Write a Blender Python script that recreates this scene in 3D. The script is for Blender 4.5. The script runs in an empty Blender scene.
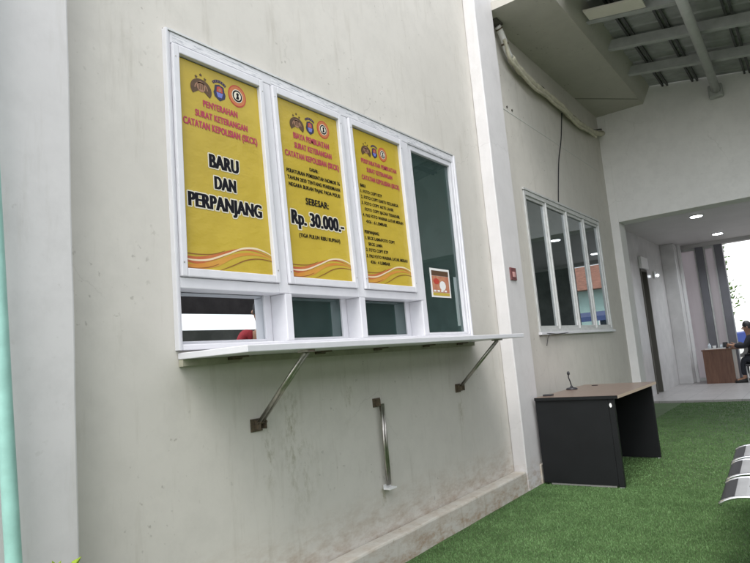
import bpy, bmesh, math, random
import numpy as np
from mathutils import Vector, Matrix
random.seed(7); rng = np.random.default_rng(7)
scene = bpy.context.scene
R = math.radians

# ------------------------------------------------------------------ camera
YAW, PITCH, ROLL, FPX = -0.6292, 0.12743, -0.08568, 605.5
fw = Vector((math.sin(YAW)*math.cos(PITCH), math.cos(YAW)*math.cos(PITCH), math.sin(PITCH)))
rt = Vector((math.cos(YAW), -math.sin(YAW), 0)); up = rt.cross(fw)
r2 = math.cos(ROLL)*rt + math.sin(ROLL)*up; u2 = -math.sin(ROLL)*rt + math.cos(ROLL)*up
cd = bpy.data.cameras.new('camera'); cam = bpy.data.objects.new('camera', cd)
scene.collection.objects.link(cam)
m = Matrix((r2, u2, -fw)).transposed().to_4x4(); m.translation = Vector((0, 0, 1.13))
cam.matrix_world = m
cd.sensor_width = 36; cd.lens = 36*FPX/750; cd.clip_end = 500; cd.clip_start = 0.05
scene.camera = cam

# ------------------------------------------------------------------ light
SUN_EL, SUN_AZ = 56, 160      # azimuth measured clockwise from +Y
w = bpy.data.worlds.new('World'); scene.world = w; w.use_nodes = True
nt = w.node_tree; nt.nodes.clear()
sky = nt.nodes.new('ShaderNodeTexSky'); sky.sky_type = 'NISHITA'; sky.sun_disc = False
sky.sun_elevation = R(SUN_EL); sky.sun_rotation = R(SUN_AZ); sky.air_density = 1.0; sky.dust_density = 1.0; sky.ozone_density = 1.0
hs = nt.nodes.new('ShaderNodeHueSaturation'); hs.inputs['Saturation'].default_value = 0.16   # thin white overcast
bg = nt.nodes.new('ShaderNodeBackground'); bg.inputs['Strength'].default_value = 0.15
wo = nt.nodes.new('ShaderNodeOutputWorld')
nt.links.new(sky.outputs[0], hs.inputs['Color']); nt.links.new(hs.outputs[0], bg.inputs['Color']); nt.links.new(bg.outputs[0], wo.inputs[0])
sd = bpy.data.lights.new('sun', 'SUN'); sd.energy = 1.0; sd.angle = R(32); sd.color = (1, .97, .93)
so = bpy.data.objects.new('sun', sd); scene.collection.objects.link(so)
sv = Vector((math.sin(R(SUN_AZ))*math.cos(R(SUN_EL)), math.cos(R(SUN_AZ))*math.cos(R(SUN_EL)), math.sin(R(SUN_EL))))
so.rotation_euler = sv.to_track_quat('Z', 'Y').to_euler(); so.location = (0, 0, 20)
scene.view_settings.view_transform = 'Standard'; scene.view_settings.look = 'None'
scene.view_settings.gamma = 1; scene.view_settings.use_curve_mapping = False
scene.view_settings.exposure = 1.38
scene.render.engine = 'CYCLES'
scene.cycles.max_bounces = 10; scene.cycles.diffuse_bounces = 5; scene.cycles.transparent_max_bounces = 12

# ------------------------------------------------------------------ materials
def mat(name, col, rough=.6, metal=0, var=0, vscale=6, bump=0, bscale=60, spec=.5, col2=None, detail=4, coat=0):
    m = bpy.data.materials.new(name); m.use_nodes = True
    t = m.node_tree; b = t.nodes['Principled BSDF']
    b.inputs['Roughness'].default_value = rough; b.inputs['Metallic'].default_value = metal
    b.inputs['Specular IOR Level'].default_value = spec; b.inputs['Coat Weight'].default_value = coat
    c = (*col, 1); b.inputs['Base Color'].default_value = c
    geo = t.nodes.new('ShaderNodeNewGeometry')
    if var or col2:
        n = t.nodes.new('ShaderNodeTexNoise'); n.inputs['Scale'].default_value = vscale; n.inputs['Detail'].default_value = detail
        n.inputs['Roughness'].default_value = .6
        t.links.new(geo.outputs['Position'], n.inputs['Vector'])
        r = t.nodes.new('ShaderNodeValToRGB'); r.color_ramp.elements[0].position = .32; r.color_ramp.elements[1].position = .68
        a = col2 if col2 else tuple(x*(1-var) for x in col)
        r.color_ramp.elements[0].color = (*a, 1); r.color_ramp.elements[1].color = (*[min(1, x*(1+var*.5)) for x in col], 1)
        t.links.new(n.outputs['Fac'], r.inputs['Fac']); t.links.new(r.outputs['Color'], b.inputs['Base Color'])
    if bump:
        n2 = t.nodes.new('ShaderNodeTexNoise'); n2.inputs['Scale'].default_value = bscale; n2.inputs['Detail'].default_value = 5
        t.links.new(geo.outputs['Position'], n2.inputs['Vector'])
        bp = t.nodes.new('ShaderNodeBump'); bp.inputs['Strength'].default_value = bump; bp.inputs['Distance'].default_value = .01
        t.links.new(n2.outputs['Fac'], bp.inputs['Height']); t.links.new(bp.outputs['Normal'], b.inputs['Normal'])
    return m

def ramp(t, fac, p0, c0, p1, c1):
    r = t.nodes.new('ShaderNodeValToRGB'); r.color_ramp.elements[0].position = p0; r.color_ramp.elements[1].position = p1
    r.color_ramp.elements[0].color = c0 if len(c0) == 4 else (*c0, 1); r.color_ramp.elements[1].color = c1 if len(c1) == 4 else (*c1, 1)
    t.links.new(fac, r.inputs['Fac']); return r.outputs['Color']
def noise(t, vec, scale, detail=4, rough=.6):
    n = t.nodes.new('ShaderNodeTexNoise'); n.inputs['Scale'].default_value = scale; n.inputs['Detail'].default_value = detail
    n.inputs['Roughness'].default_value = rough; t.links.new(vec, n.inputs['Vector']); return n.outputs['Fac']
def mapping(t, vec, sc):
    n = t.nodes.new('ShaderNodeMapping'); n.inputs['Scale'].default_value = sc; t.links.new(vec, n.inputs['Vector']); return n.outputs[0]
def mixc(t, fac, a, b, mode='MIX'):
    n = t.nodes.new('ShaderNodeMix'); n.data_type = 'RGBA'; n.blend_type = mode
    if hasattr(fac, 'links') or not isinstance(fac, (int, float)): t.links.new(fac, n.inputs[0])
    else: n.inputs[0].default_value = fac
    for k, v in ((6, a), (7, b)):
        if isinstance(v, tuple): n.inputs[k].default_value = (*v, 1) if len(v) == 3 else v
        else: t.links.new(v, n.inputs[k])
    return n.outputs[2]
def mathn(t, op, a, b=None):
    n = t.nodes.new('ShaderNodeMath'); n.operation = op; n.use_clamp = True
    for k, v in ((0, a), (1, b)):
        if v is None: continue
        if isinstance(v, (int, float)): n.inputs[k].default_value = v
        else: t.links.new(v, n.inputs[k])
    return n.outputs[0]

def plaster(name, base, dirt=(.34, .31, .25), rough=.55, stain_top=None, streak=.35, specks=.8, drips=None):
    """painted render: broad mottling, fine roller texture, streaks, specks and a rusty splash band low down"""
    m = bpy.data.materials.new(name); m.use_nodes = True; t = m.node_tree; b = t.nodes['Principled BSDF']
    b.inputs['Roughness'].default_value = rough; b.inputs['Specular IOR Level'].default_value = .35
    g = t.nodes.new('ShaderNodeNewGeometry').outputs['Position']
    c1 = ramp(t, noise(t, g, 1.1, 5), .3, tuple(x*.90 for x in base), .7, base)
    c2 = mixc(t, ramp(t, noise(t, g, 7, 6, .7), .45, (0, 0, 0), .8, (1, 1, 1)), c1, tuple(x*.86 for x in base))
    st = mapping(t, g, (3, 3, .35))
    f = mathn(t, 'MULTIPLY', ramp(t, noise(t, st, 5, 5, .7), .56, (0, 0, 0), .78, (1, 1, 1)), streak)
    c3 = mixc(t, f, c2, dirt)
    sp = ramp(t, noise(t, g, 30, 3, .5), .655, (0, 0, 0), .71, (1, 1, 1))
    gate = ramp(t, noise(t, g, 2.3, 2), .5, (0, 0, 0), .62, (1, 1, 1))
    c4 = mixc(t, mathn(t, 'MULTIPLY', mathn(t, 'MULTIPLY', sp, gate), specks), c3, tuple(x*.55 for x in dirt))
    wv = t.nodes.new('ShaderNodeVectorMath'); wv.operation = 'ADD'; t.links.new(g, wv.inputs[0])
    nv = t.nodes.new('ShaderNodeTexNoise'); nv.inputs['Scale'].default_value = 4; nv.inputs['Detail'].default_value = 6; t.links.new(g, nv.inputs['Vector'])
    vs = t.nodes.new('ShaderNodeVectorMath'); vs.operation = 'SCALE'; vs.inputs['Scale'].default_value = .35; t.links.new(nv.outputs['Color'], vs.inputs[0]); t.links.new(vs.outputs[0], wv.inputs[1])
    vo = t.nodes.new('ShaderNodeTexVoronoi'); vo.feature = 'DISTANCE_TO_EDGE'; vo.inputs['Scale'].default_value = .9; t.links.new(wv.outputs[0], vo.inputs['Vector'])
    ck = ramp(t, vo.outputs['Distance'], .0015, (1, 1, 1), .004, (0, 0, 0))
    cg = ramp(t, noise(t, g, .9, 3), .50, (0, 0, 0), .60, (1, 1, 1))
    c4 = mixc(t, mathn(t, 'MULTIPLY', mathn(t, 'MULTIPLY', ck, cg), .22), c4, tuple(x*.45 for x in dirt))
    if drips:
        s_ = t.nodes.new('ShaderNodeSeparateXYZ'); t.links.new(g, s_.inputs[0])
        for yc, wd, zt_, ln, am in drips:
            d1 = t.nodes.new('ShaderNodeMath'); d1.operation = 'SUBTRACT'; t.links.new(s_.outputs['Y'], d1.inputs[0]); d1.inputs[1].default_value = yc
            d2 = t.nodes.new('ShaderNodeMath'); d2.operation = 'ABSOLUTE'; t.links.new(d1.outputs[0], d2.inputs[0])
            my = mathn(t, 'SUBTRACT', 1, mathn(t, 'DIVIDE', d2.outputs[0], wd))
            z1_ = t.nodes.new('ShaderNodeMath'); z1_.operation = 'SUBTRACT'; z1_.inputs[0].default_value = zt_; t.links.new(s_.outputs['Z'], z1_.inputs[1])
            zz = ramp(t, mathn(t, 'DIVIDE', z1_.outputs[0], ln), .0, (0, 0, 0), .06, (1, 1, 1)); ze = ramp(t, mathn(t, 'DIVIDE', z1_.outputs[0], ln), .4, (1, 1, 1), .98, (0, 0, 0))
            br_ = ramp(t, noise(t, mapping(t, g, (14, 14, 7)), 2.2, 5, .75), .46, (0, 0, 0), .66, (1, 1, 1))
            k_ = mathn(t, 'MULTIPLY', mathn(t, 'MULTIPLY', my, mathn(t, 'MULTIPLY', zz, ze)), mathn(t, 'MULTIPLY', br_, am))
            c4 = mixc(t, k_, c4, (.26, .24, .15))
    out = c4
    if stain_top:
        s = t.nodes.new('ShaderNodeSeparateXYZ'); t.links.new(g, s.inputs[0])
        h = mathn(t, 'SUBTRACT', 1, mathn(t, 'DIVIDE', s.outputs['Z'], stain_top))
        k = mathn(t, 'MULTIPLY', h, ramp(t, noise(t, mapping(t, g, (2, 2, 5)), 4, 5, .75), .42, (0, 0, 0), .70, (1, 1, 1)))
        out = mixc(t, mathn(t, 'MULTIPLY', k, 1.1), c4, (.30, .20, .12))
    t.links.new(out, b.inputs['Base Color'])
    bp = t.nodes.new('ShaderNodeBump'); bp.inputs['Strength'].default_value = .35; bp.inputs['Distance'].default_value = .006
    hsum = mathn(t, 'ADD', mathn(t, 'MULTIPLY', noise(t, g, 3.5, 6, .65), .7), mathn(t, 'MULTIPLY', noise(t, g, 90, 3), .12))
    t.links.new(hsum, bp.inputs['Height']); t.links.new(bp.outputs[0], b.inputs['Normal'])
    return m

M = {}
M['wall'] = plaster('painted plaster', (.63, .605, .555), stain_top=.42, specks=.42, drips=[(2.17, .10, 1.02, .55, .75), (2.02, .05, .86, .35, .9), (2.88, .04, .40, .2, .9), (3.88, .05, .86, .3, .8), (2.62, .07, 1.0, .25, .7), (2.24, .16, .78, .5, .45)])
M['pier'] = plaster('pier plaster', (.66, .645, .645), stain_top=.25, streak=.2, specks=.15)
M['plinth'] = plaster('plinth plaster', (.56, .54, .49), dirt=(.30, .25, .18), streak=.7, stain_top=.24, rough=.8)
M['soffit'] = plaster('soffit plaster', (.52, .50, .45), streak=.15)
M['backwall'] = plaster('back wall plaster', (.80, .79, .78), streak=.08, specks=.1)
M['corr_ceiling'] = mat('corridor ceiling paint', (.58, .57, .56), .6, var=.05, vscale=2)
M['tilewall'] = mat('glossy wall paint', (.66, .65, .65), .16, var=.12, vscale=3, bump=.04, bscale=5)
M['pvc'] = mat('white frame', (.66, .66, .69), .35, var=.04, vscale=14, bump=.03, bscale=20)
M['alu'] = mat('silver aluminium frame', (.60, .61, .60), .4, metal=.3, var=.12, vscale=12)
M['steel'] = mat('brushed steel', (.48, .46, .42), .32, metal=1, var=.25, vscale=30)
M['rust'] = mat('dark oxidised steel', (.10, .09, .07), .6, metal=.6, col2=(.20, .15, .10), vscale=90)
M['galv'] = mat('grey painted purlin', (.46, .47, .47), .55, metal=.2, var=.15, vscale=10)
M['sheet'] = mat('dark metal roofing sheet', (.36, .37, .37), .55, metal=.3, var=.2, vscale=6)
M['rib'] = mat('dark roof batten', (.07, .07, .075), .6, var=.2, vscale=20)
M['board'] = mat('cream lamp board', (.78, .74, .66), .5, var=.06, vscale=5)
M['tube'] = mat('grey conduit', (.40, .41, .40), .5, var=.1, vscale=9)
M['cream_pipe'] = mat('cream pipe insulation', (.56, .53, .42), .75, var=.2, vscale=14, bump=.25, bscale=18)
M['white_pipe'] = mat('white plastic pipe', (.75, .74, .72), .4, var=.06, vscale=20)
M['teal_pipe'] = mat('teal painted pipe', (.32, .57, .51), .38, var=.14, vscale=12, bump=.05, bscale=30)
M['black'] = mat('black cable', (.02, .02, .02), .6)
M['red'] = mat('red paint', (.42, .05, .04), .45)
M['plate'] = mat('maroon plate', (.16, .05, .05), .45, var=.2, vscale=60)
M['plate_knob'] = mat('pink switch', (.55, .30, .28), .45)
M['desk'] = mat('black desk laminate', (.008, .009, .010), .5, spec=.3, var=.15, vscale=6, bump=.04, bscale=200)
M['desk_edge'] = mat('beige desk edge', (.50, .40, .31), .5)
M['deskline'] = mat('grey plastic foot', (.20, .20, .19), .5)
M['white'] = mat('white paint', (.78, .78, .78), .45)
M['chrome'] = mat('polished steel', (.72, .73, .76), .16, metal=1)
M['seat'] = mat('steel seat sheet', (.62, .63, .65), .35, metal=.55, var=.1, vscale=8)
M['darkseat'] = mat('black seat pad', (.03, .03, .035), .35)
M['skin'] = mat('skin', (.36, .20, .13), .55, var=.08, vscale=30)
M['hair'] = mat('black hair', (.012, .01, .01), .5)
M['redcloth'] = mat('red shirt cloth', (.30, .02, .03), .85, var=.15, vscale=30)
M['darkcloth'] = mat('black shirt cloth', (.018, .018, .024), .85)
M['trouser'] = mat('dark trousers', (.02, .022, .03), .85)
M['leaf'] = mat('yellow green leaf', (.30, .42, .03), .45, var=.5, vscale=30)
M['tree_leaf'] = mat('tree leaf', (.07, .13, .025), .5, var=.5, vscale=4)
M['bark'] = mat('bark', (.16, .11, .07), .85, var=.4, vscale=12, bump=.5, bscale=30)
M['terracotta'] = mat('terracotta pot', (.34, .13, .07), .8, var=.15, vscale=10)
M['soil'] = mat('soil', (.05, .035, .02), .95, var=.4, vscale=40)
M['ground'] = mat('concrete yard', (.30, .29, .27), .9, var=.2, vscale=2, bump=.3, bscale=30)
M['boundary'] = mat('weathered grey wall', (.22, .22, .21), .85, var=.35, vscale=2)
M['darkfascia'] = mat('brown shed boarding', (.06, .05, .05), .7, var=.4, vscale=3)
M['room'] = mat('office paint', (.34, .46, .42), .7, var=.08, vscale=3)
M['roomdark'] = mat('office cabinet green', (.10, .15, .14), .6)
M['roomfloor'] = mat('office floor', (.25, .25, .24), .3)
M['tealhouse'] = mat('teal house paint', (.42, .60, .56), .7, var=.1, vscale=2)
M['rooftile'] = mat('orange roof tile', (.34, .16, .11), .75, var=.35, vscale=4)
M['blue'] = mat('blue sheet', (.05, .08, .22), .45, var=.1, vscale=2)
M['carpaint'] = mat('blue car paint', (.02, .04, .18), .25, coat=.6)
M['bottle'] = mat('clear plastic bottle', (.55, .60, .65), .2)
M['paper'] = mat('paper', (.75, .75, .73), .7)
M['magenta'] = mat('magenta print', (.40, .035, .08), .5)
M['ink'] = mat('black print', (.008, .008, .012), .7, spec=.15)
M['gold'] = mat('bronze print', (.09, .045, .015), .5, var=.3, vscale=90)
M['goldlight'] = mat('pale bronze print', (.32, .17, .10), .5)
M['navy'] = mat('navy print', (.02, .02, .06), .5)
M['emb_red'] = mat('red print', (.45, .05, .03), .5)
M['emb_orange'] = mat('orange print', (.52, .16, .05), .5)
M['emb_white'] = mat('white print', (.72, .68, .55), .5)
M['emb_blue'] = mat('blue print', (.15, .18, .50), .5)
M['wave_red'] = mat('red wave print', (.42, .08, .03), .5, col2=(.52, .18, .05), vscale=6)
M['wave_orange'] = mat('orange wave print', (.55, .20, .03), .5, col2=(.58, .30, .05), vscale=6)
M['wave_pale'] = mat('pale wave print', (.74, .62, .42), .5)
M['wave_brown'] = mat('brown wave print', (.24, .10, .02), .5)
M['joint'] = mat('dark grey matte', (.10, .095, .08), .8)
M['seam'] = mat('pale plaster seam', (.60, .60, .56), .7)

def yellow():
    m = bpy.data.materials.new('yellow banner vinyl'); m.use_nodes = True; t = m.node_tree; b = t.nodes['Principled BSDF']
    b.inputs['Roughness'].default_value = .32; b.inputs['Specular IOR Level'].default_value = .4
    g = t.nodes.new('ShaderNodeNewGeometry').outputs['Position']
    t.links.new(ramp(t, noise(t, g, 3.0, 3), .3, (.44, .32, .03), .7, (.52, .385, .042)), b.inputs['Base Color'])
    bp = t.nodes.new('ShaderNodeBump'); bp.inputs['Strength'].default_value = .5; bp.inputs['Distance'].default_value = .01
    t.links.new(noise(t, mapping(t, g, (1, 3, 5)), 2.5, 3), bp.inputs['Height']); t.links.new(bp.outputs[0], b.inputs['Normal'])
    return m
M['yellow'] = yellow()

def glass(name, tint, refl, rough=0.0, lit_fill=0, lit_fill_col=(.09, .15, .135)):
    """tinted reflective glass: part mirror, part see-through"""
    m = bpy.data.materials.new(name); m.use_nodes = True; t = m.node_tree; t.nodes.clear()
    o = t.nodes.new('ShaderNodeOutputMaterial'); mx = t.nodes.new('ShaderNodeMixShader')
    tr = t.nodes.new('ShaderNodeBsdfTransparent'); tr.inputs[0].default_value = (*tint, 1)
    gl = t.nodes.new('ShaderNodeBsdfGlossy'); gl.inputs['Roughness'].default_value = rough; gl.inputs[0].default_value = (.92, .97, 1, 1)
    mx.inputs[0].default_value = refl
    lw = t.nodes.new('ShaderNodeLayerWeight'); lw.inputs[0].default_value = .35
    a = t.nodes.new('ShaderNodeMath'); a.operation = 'MULTIPLY_ADD'; a.inputs[1].default_value = .6; a.inputs[2].default_value = refl; a.use_clamp = True
    t.links.new(lw.outputs['Fresnel'], a.inputs[0]); t.links.new(a.outputs[0], mx.inputs[0])
    if lit_fill:      # diffuse colour brightens dark panes in place of light from the office
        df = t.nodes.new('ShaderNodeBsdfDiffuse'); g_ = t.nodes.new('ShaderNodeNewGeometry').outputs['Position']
        t.links.new(ramp(t, noise(t, g_, 5, 5, .7), .3, tuple(x*.75 for x in lit_fill_col), .7, tuple(x*1.15 for x in lit_fill_col)), df.inputs[0])
        m2_ = t.nodes.new('ShaderNodeMixShader'); m2_.inputs[0].default_value = lit_fill; t.links.new(tr.outputs[0], m2_.inputs[1]); t.links.new(df.outputs[0], m2_.inputs[2]); tr = m2_
    t.links.new(tr.outputs[0], mx.inputs[1]); t.links.new(gl.outputs[0], mx.inputs[2]); t.links.new(mx.outputs[0], o.inputs[0])
    return m
M['glass'] = glass('green tinted glass', (.30, .52, .46), .06, lit_fill=.55, lit_fill_col=(.062, .100, .092))
M['sky_boost_glass'] = glass('sky boosted glass', (.10, .16, .15), .62)  # reflection raised on this pane to stand in for a brighter sky
M['glass2'] = glass('dark tinted glass', (.10, .17, .16), .26, lit_fill=.4, lit_fill_col=(.03, .05, .045))

def frosted():
    m = bpy.data.materials.new('frosted pink glass'); m.use_nodes = True; t = m.node_tree; b = t.nodes['Principled BSDF']
    g = t.nodes.new('ShaderNodeNewGeometry').outputs['Position']
    c = ramp(t, noise(t, mapping(t, g, (9, 9, .4)), 3, 3), .3, (.64, .61, .61), .7, (.74, .71, .71))
    t.links.new(c, b.inputs['Base Color']); b.inputs['Roughness'].default_value = .12
    tl = t.nodes.new('ShaderNodeBsdfTranslucent'); tl.inputs[0].default_value = (.66, .62, .64, 1)
    mx = t.nodes.new('ShaderNodeMixShader'); mx.inputs[0].default_value = .62
    t.links.new(b.outputs[0], mx.inputs[1]); t.links.new(tl.outputs[0], mx.inputs[2]); t.links.new(mx.outputs[0], t.nodes['Material Output'].inputs[0])
    return m
M['frosted'] = frosted()

def tilefloor():
    m = bpy.data.materials.new('grey floor tile'); m.use_nodes = True; t = m.node_tree; b = t.nodes['Principled BSDF']
    g = t.nodes.new('ShaderNodeNewGeometry').outputs['Position']
    br = t.nodes.new('ShaderNodeTexBrick'); br.offset = 0; br.inputs['Scale'].default_value = 1
    br.inputs['Brick Width'].default_value = .4; br.inputs['Row Height'].default_value = .4; br.inputs['Mortar Size'].default_value = .004
    br.inputs['Color1'].default_value = (.46, .43, .42, 1); br.inputs['Color2'].default_value = (.41, .39, .38, 1); br.inputs['Mortar'].default_value = (.2, .19, .2, 1)
    t.links.new(g, br.inputs['Vector']); 
    t.links.new(mixc(t, .3, br.outputs['Color'], ramp(t, noise(t, g, 14, 5), .3, (.2, .2, .2), .7, (.45, .44, .45))), b.inputs['Base Color']); b.inputs['Roughness'].default_value = .38
    return m
M['tile'] = tilefloor()
def turf(name, a, c, s=1):
    m = bpy.data.materials.new(name); m.use_nodes = True; t = m.node_tree; b = t.nodes['Principled BSDF']
    g = t.nodes.new('ShaderNodeNewGeometry').outputs['Position']
    c1 = ramp(t, noise(t, g, 160, 3, .7), .3, a, .7, c)
    c2 = mixc(t, ramp(t, noise(t, g, 5, 4), .35, (0, 0, 0), .7, (.5, .5, .5)), c1, tuple(x*.62 for x in a))
    t.links.new(c2, b.inputs['Base Color']); b.inputs['Roughness'].default_value = .6; b.inputs['Specular IOR Level'].default_value = .25
    return m
M['turf'] = turf('green turf backing', (.04, .075, .025), (.09, .15, .055))
M['blade'] = turf('turf blade', (.075, .155, .050), (.165, .285, .115))

# ------------------------------------------------------------------ builders
WO = {}
def wo_of(o): return WO.get(o.name, Vector((0, 0, 0)))
def tag(o, label=None, cat=None, group=None, kind=None):
    if label: o['label'] = label
    if cat: o['category'] = cat
    if group: o['group'] = group
    if kind: o['kind'] = kind
    return o
def empty(name, loc, label=None, cat=None, group=None, parent=None):
    o = bpy.data.objects.new(name, None); scene.collection.objects.link(o); o.empty_display_size = .1
    o.location = loc; WO[o.name] = Vector(loc); tag(o, label, cat, group); return o
def link(name, me, mt, parent=None, smooth=False, bevel=0, origin=None):
    if origin is None:
        co = np.empty(len(me.vertices)*3); me.vertices.foreach_get('co', co); co = co.reshape(-1, 3)
        a, b = co.min(0), co.max(0); origin = Vector(((a[0]+b[0])/2, (a[1]+b[1])/2, a[2]))
    me.transform(Matrix.Translation(-Vector(origin)))
    me.materials.clear()
    for q in (mt if isinstance(mt, (list, tuple)) else [mt]): me.materials.append(q)
    o = bpy.data.objects.new(name, me); scene.collection.objects.link(o)
    WO[o.name] = Vector(origin)
    if parent: o.parent = parent; o.location = Vector(origin) - wo_of(parent)
    else: o.location = origin
    if smooth:
        me.polygons.foreach_set('use_smooth', [True]*len(me.polygons))
    if bevel:
        bv = o.modifiers.new('bevel', 'BEVEL'); bv.width = bevel; bv.segments = 2; bv.limit_method = 'ANGLE'
    return o
class MB:
    def __init__(s): s.v = []; s.f = []
    def quadbox(s, c):            # eight corners, bottom four then top four
        n = len(s.v); s.v += [tuple(p) for p in c]
        s.f += [tuple(n+i for i in q) for q in ((3, 2, 1, 0), (4, 5, 6, 7), (0, 1, 5, 4), (1, 2, 6, 5), (2, 3, 7, 6), (3, 0, 4, 7))]; return s
    def box(s, x0, x1, y0, y1, z0, z1):
        return s.quadbox([(x0, y0, z0), (x1, y0, z0), (x1, y1, z0), (x0, y1, z0), (x0, y0, z1), (x1, y0, z1), (x1, y1, z1), (x0, y1, z1)])
    def tube(s, pts, r, n=12, cap=True):
        pts = [Vector(p) for p in pts]; rr = r if isinstance(r, (list, tuple)) else [r]*len(pts)
        base = len(s.v); t0 = (pts[1]-pts[0]).normalized()
        a = t0.orthogonal().normalized()
        for i, p in enumerate(pts):
            t = (pts[min(i+1, len(pts)-1)]-pts[max(i-1, 0)]).normalized()
            a = (a - t*a.dot(t)).normalized(); b = t.cross(a)
            for k in range(n):
                an = 2*math.pi*k/n; s.v.append(tuple(p + rr[i]*(math.cos(an)*a+math.sin(an)*b)))
        for i in range(len(pts)-1):
            for k in range(n):
                k2 = (k+1) % n; s.f.append((base+i*n+k, base+i*n+k2, base+(i+1)*n+k2, base+(i+1)*n+k))
        if cap:
            s.f.append(tuple(base+k for k in reversed(range(n)))); s.f.append(tuple(base+(len(pts)-1)*n+k for k in range(n)))
        return s
    def lathe(s, c, prof, n=20):
        base = len(s.v); c = Vector(c)
        for r, z in prof:
            for k in range(n):
                an = 2*math.pi*k/n; s.v.append((c.x+r*math.cos(an), c.y+r*math.sin(an), c.z+z))
        for i in range(len(prof)-1):
            for k in range(n):
                k2 = (k+1) % n; s.f.append((base+i*n+k, base+i*n+k2, base+(i+1)*n+k2, base+(i+1)*n+k))
        s.f.append(tuple(base+k for k in reversed(range(n)))); s.f.append(tuple(base+(len(prof)-1)*n+k for k in range(n)))
        return s
    def poly_x(s, x, pts, d=.0):  # flat polygon facing +X, given (y,z), counter-clockwise seen from +X
        n = len(s.v); s.v += [(x, a, b) for a, b in pts]; s.f.append(tuple(range(n, n+len(pts)))); return s
    def extr_y(s, prof, y0, y1):  # closed (x,z) profile extruded along y
        n = len(s.v); k = len(prof)
        s.v += [(a, y0, b) for a, b in prof] + [(a, y1, b) for a, b in prof]
        s.f.append(tuple(range(n, n+k))); s.f.append(tuple(range(n+2*k-1, n+k-1, -1)))
        for i in range(k): j = (i+1) % k; s.f.append((n+j, n+i, n+k+i, n+k+j))
        return s
    def mesh(s, name='mesh'):
        me = bpy.data.meshes.new(name); me.from_pydata(s.v, [], s.f); me.update()
        bm = bmesh.new(); bm.from_mesh(me); bmesh.ops.recalc_face_normals(bm, faces=bm.faces); bm.to_mesh(me); bm.free(); return me
    def build(s, name, mt, parent=None, smooth=False, bevel=0, flat=False):
        if flat:
            me = bpy.data.meshes.new(name); me.from_pydata(s.v, [], s.f); me.update()
        else: me = s.mesh(name)
        return link(name, me, mt, parent, smooth, bevel)

def spline(pts, n=8):
    pts = [Vector(p) for p in pts]; out = []
    for i in range(len(pts)-1):
        p0 = pts[max(i-1, 0)]; p1 = pts[i]; p2 = pts[i+1]; p3 = pts[min(i+2, len(pts)-1)]
        for k in range(n):
            t = k/n; out.append(.5*((2*p1)+(-p0+p2)*t+(2*p0-5*p1+4*p2-p3)*t*t+(-p0+3*p1-3*p2+p3)*t**3))
    out.append(pts[-1]); return out

W = -2.164                      # plane of the painted wall
def Sy(y, x): return y*x/W      # slide a wall-plane reading to a plane standing proud or recessed
def Sz(z, x): return 1.13+(z-1.13)*x/W

# ------------------------------------------------------------------ ground and floors
tag(MB().box(-60, 60, -40, 90, -.5, -.06).build('ground', M['ground']), kind='structure')
tag(MB().box(-2.75, 3.3, -6, 11.04, -.058, 0.0).build('carpet_floor', M['turf']), kind='structure')
tag(MB().box(-2.9, 3.3, 11.044, 16.4, -.058, .035).build('corridor_floor', M['tile']), kind='structure')
# turf pile
def blades(n, y0, y1, hgt, wd):
    x = rng.uniform(-2.04, .9, n); u = rng.uniform(0, 1, n); y = y0+(y1-y0)*u
    an = rng.uniform(0, 2*np.pi, n); h = hgt*rng.uniform(.6, 1.2, n); lean = rng.normal(0, .35, (n, 2))*h[:, None]
    dx = np.cos(an)*wd; dy = np.sin(an)*wd
    v = np.stack([np.stack([x-dx, y-dy, np.zeros(n)], 1), np.stack([x+dx, y+dy, np.zeros(n)], 1), np.stack([x+lean[:, 0], y+lean[:, 1], h], 1)], 1)
    return v.reshape(-1, 3)
V = np.concatenate([blades(170000, 2.2, 5.0, .0095, .0022), blades(90000, 5.0, 11.03, .0095, .004)])
me = bpy.data.meshes.new('turf_pile'); nf = len(V)//3
me.vertices.add(len(V)); me.vertices.foreach_set('co', V.ravel()); me.loops.add(len(V)); me.loops.foreach_set('vertex_index', np.arange(len(V)))
me.polygons.add(nf); me.polygons.foreach_set('loop_start', np.arange(nf)*3); me.update(); me.validate()
o = link('turf_pile', me, M['blade'], origin=(0, 0, 0))
tag(o, 'short green artificial turf pile covering the walkway floor', 'turf', kind='stuff')

# ------------------------------------------------------------------ the main wall with real openings
WIN = [(1.535, 4.165, 1.232, 2.668), (5.52, 7.97, 1.245, 2.645)]
def holed(mb, x0, x1, y0, y1, z0, z1, holes):
    ys = sorted({y0, y1, *[h[0] for h in holes], *[h[1] for h in holes]})
    for a, b in zip(ys[:-1], ys[1:]):
        hs_ = [h for h in holes if h[0] <= a+1e-6 and h[1] >= b-1e-6]
        if hs_: mb.box(x0, x1, a, b, z0, hs_[0][2]); mb.box(x0, x1, a, b, hs_[0][3], z1)
        else: mb.box(x0, x1, a, b, z0, z1)
    return mb
o = holed(MB(), W-.16, W, -4, 8.6, -.05, 5.0, WIN).build('painted_wall', M['wall'])
tag(o, 'long off white plastered wall holding the banner windows', 'wall')
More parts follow.
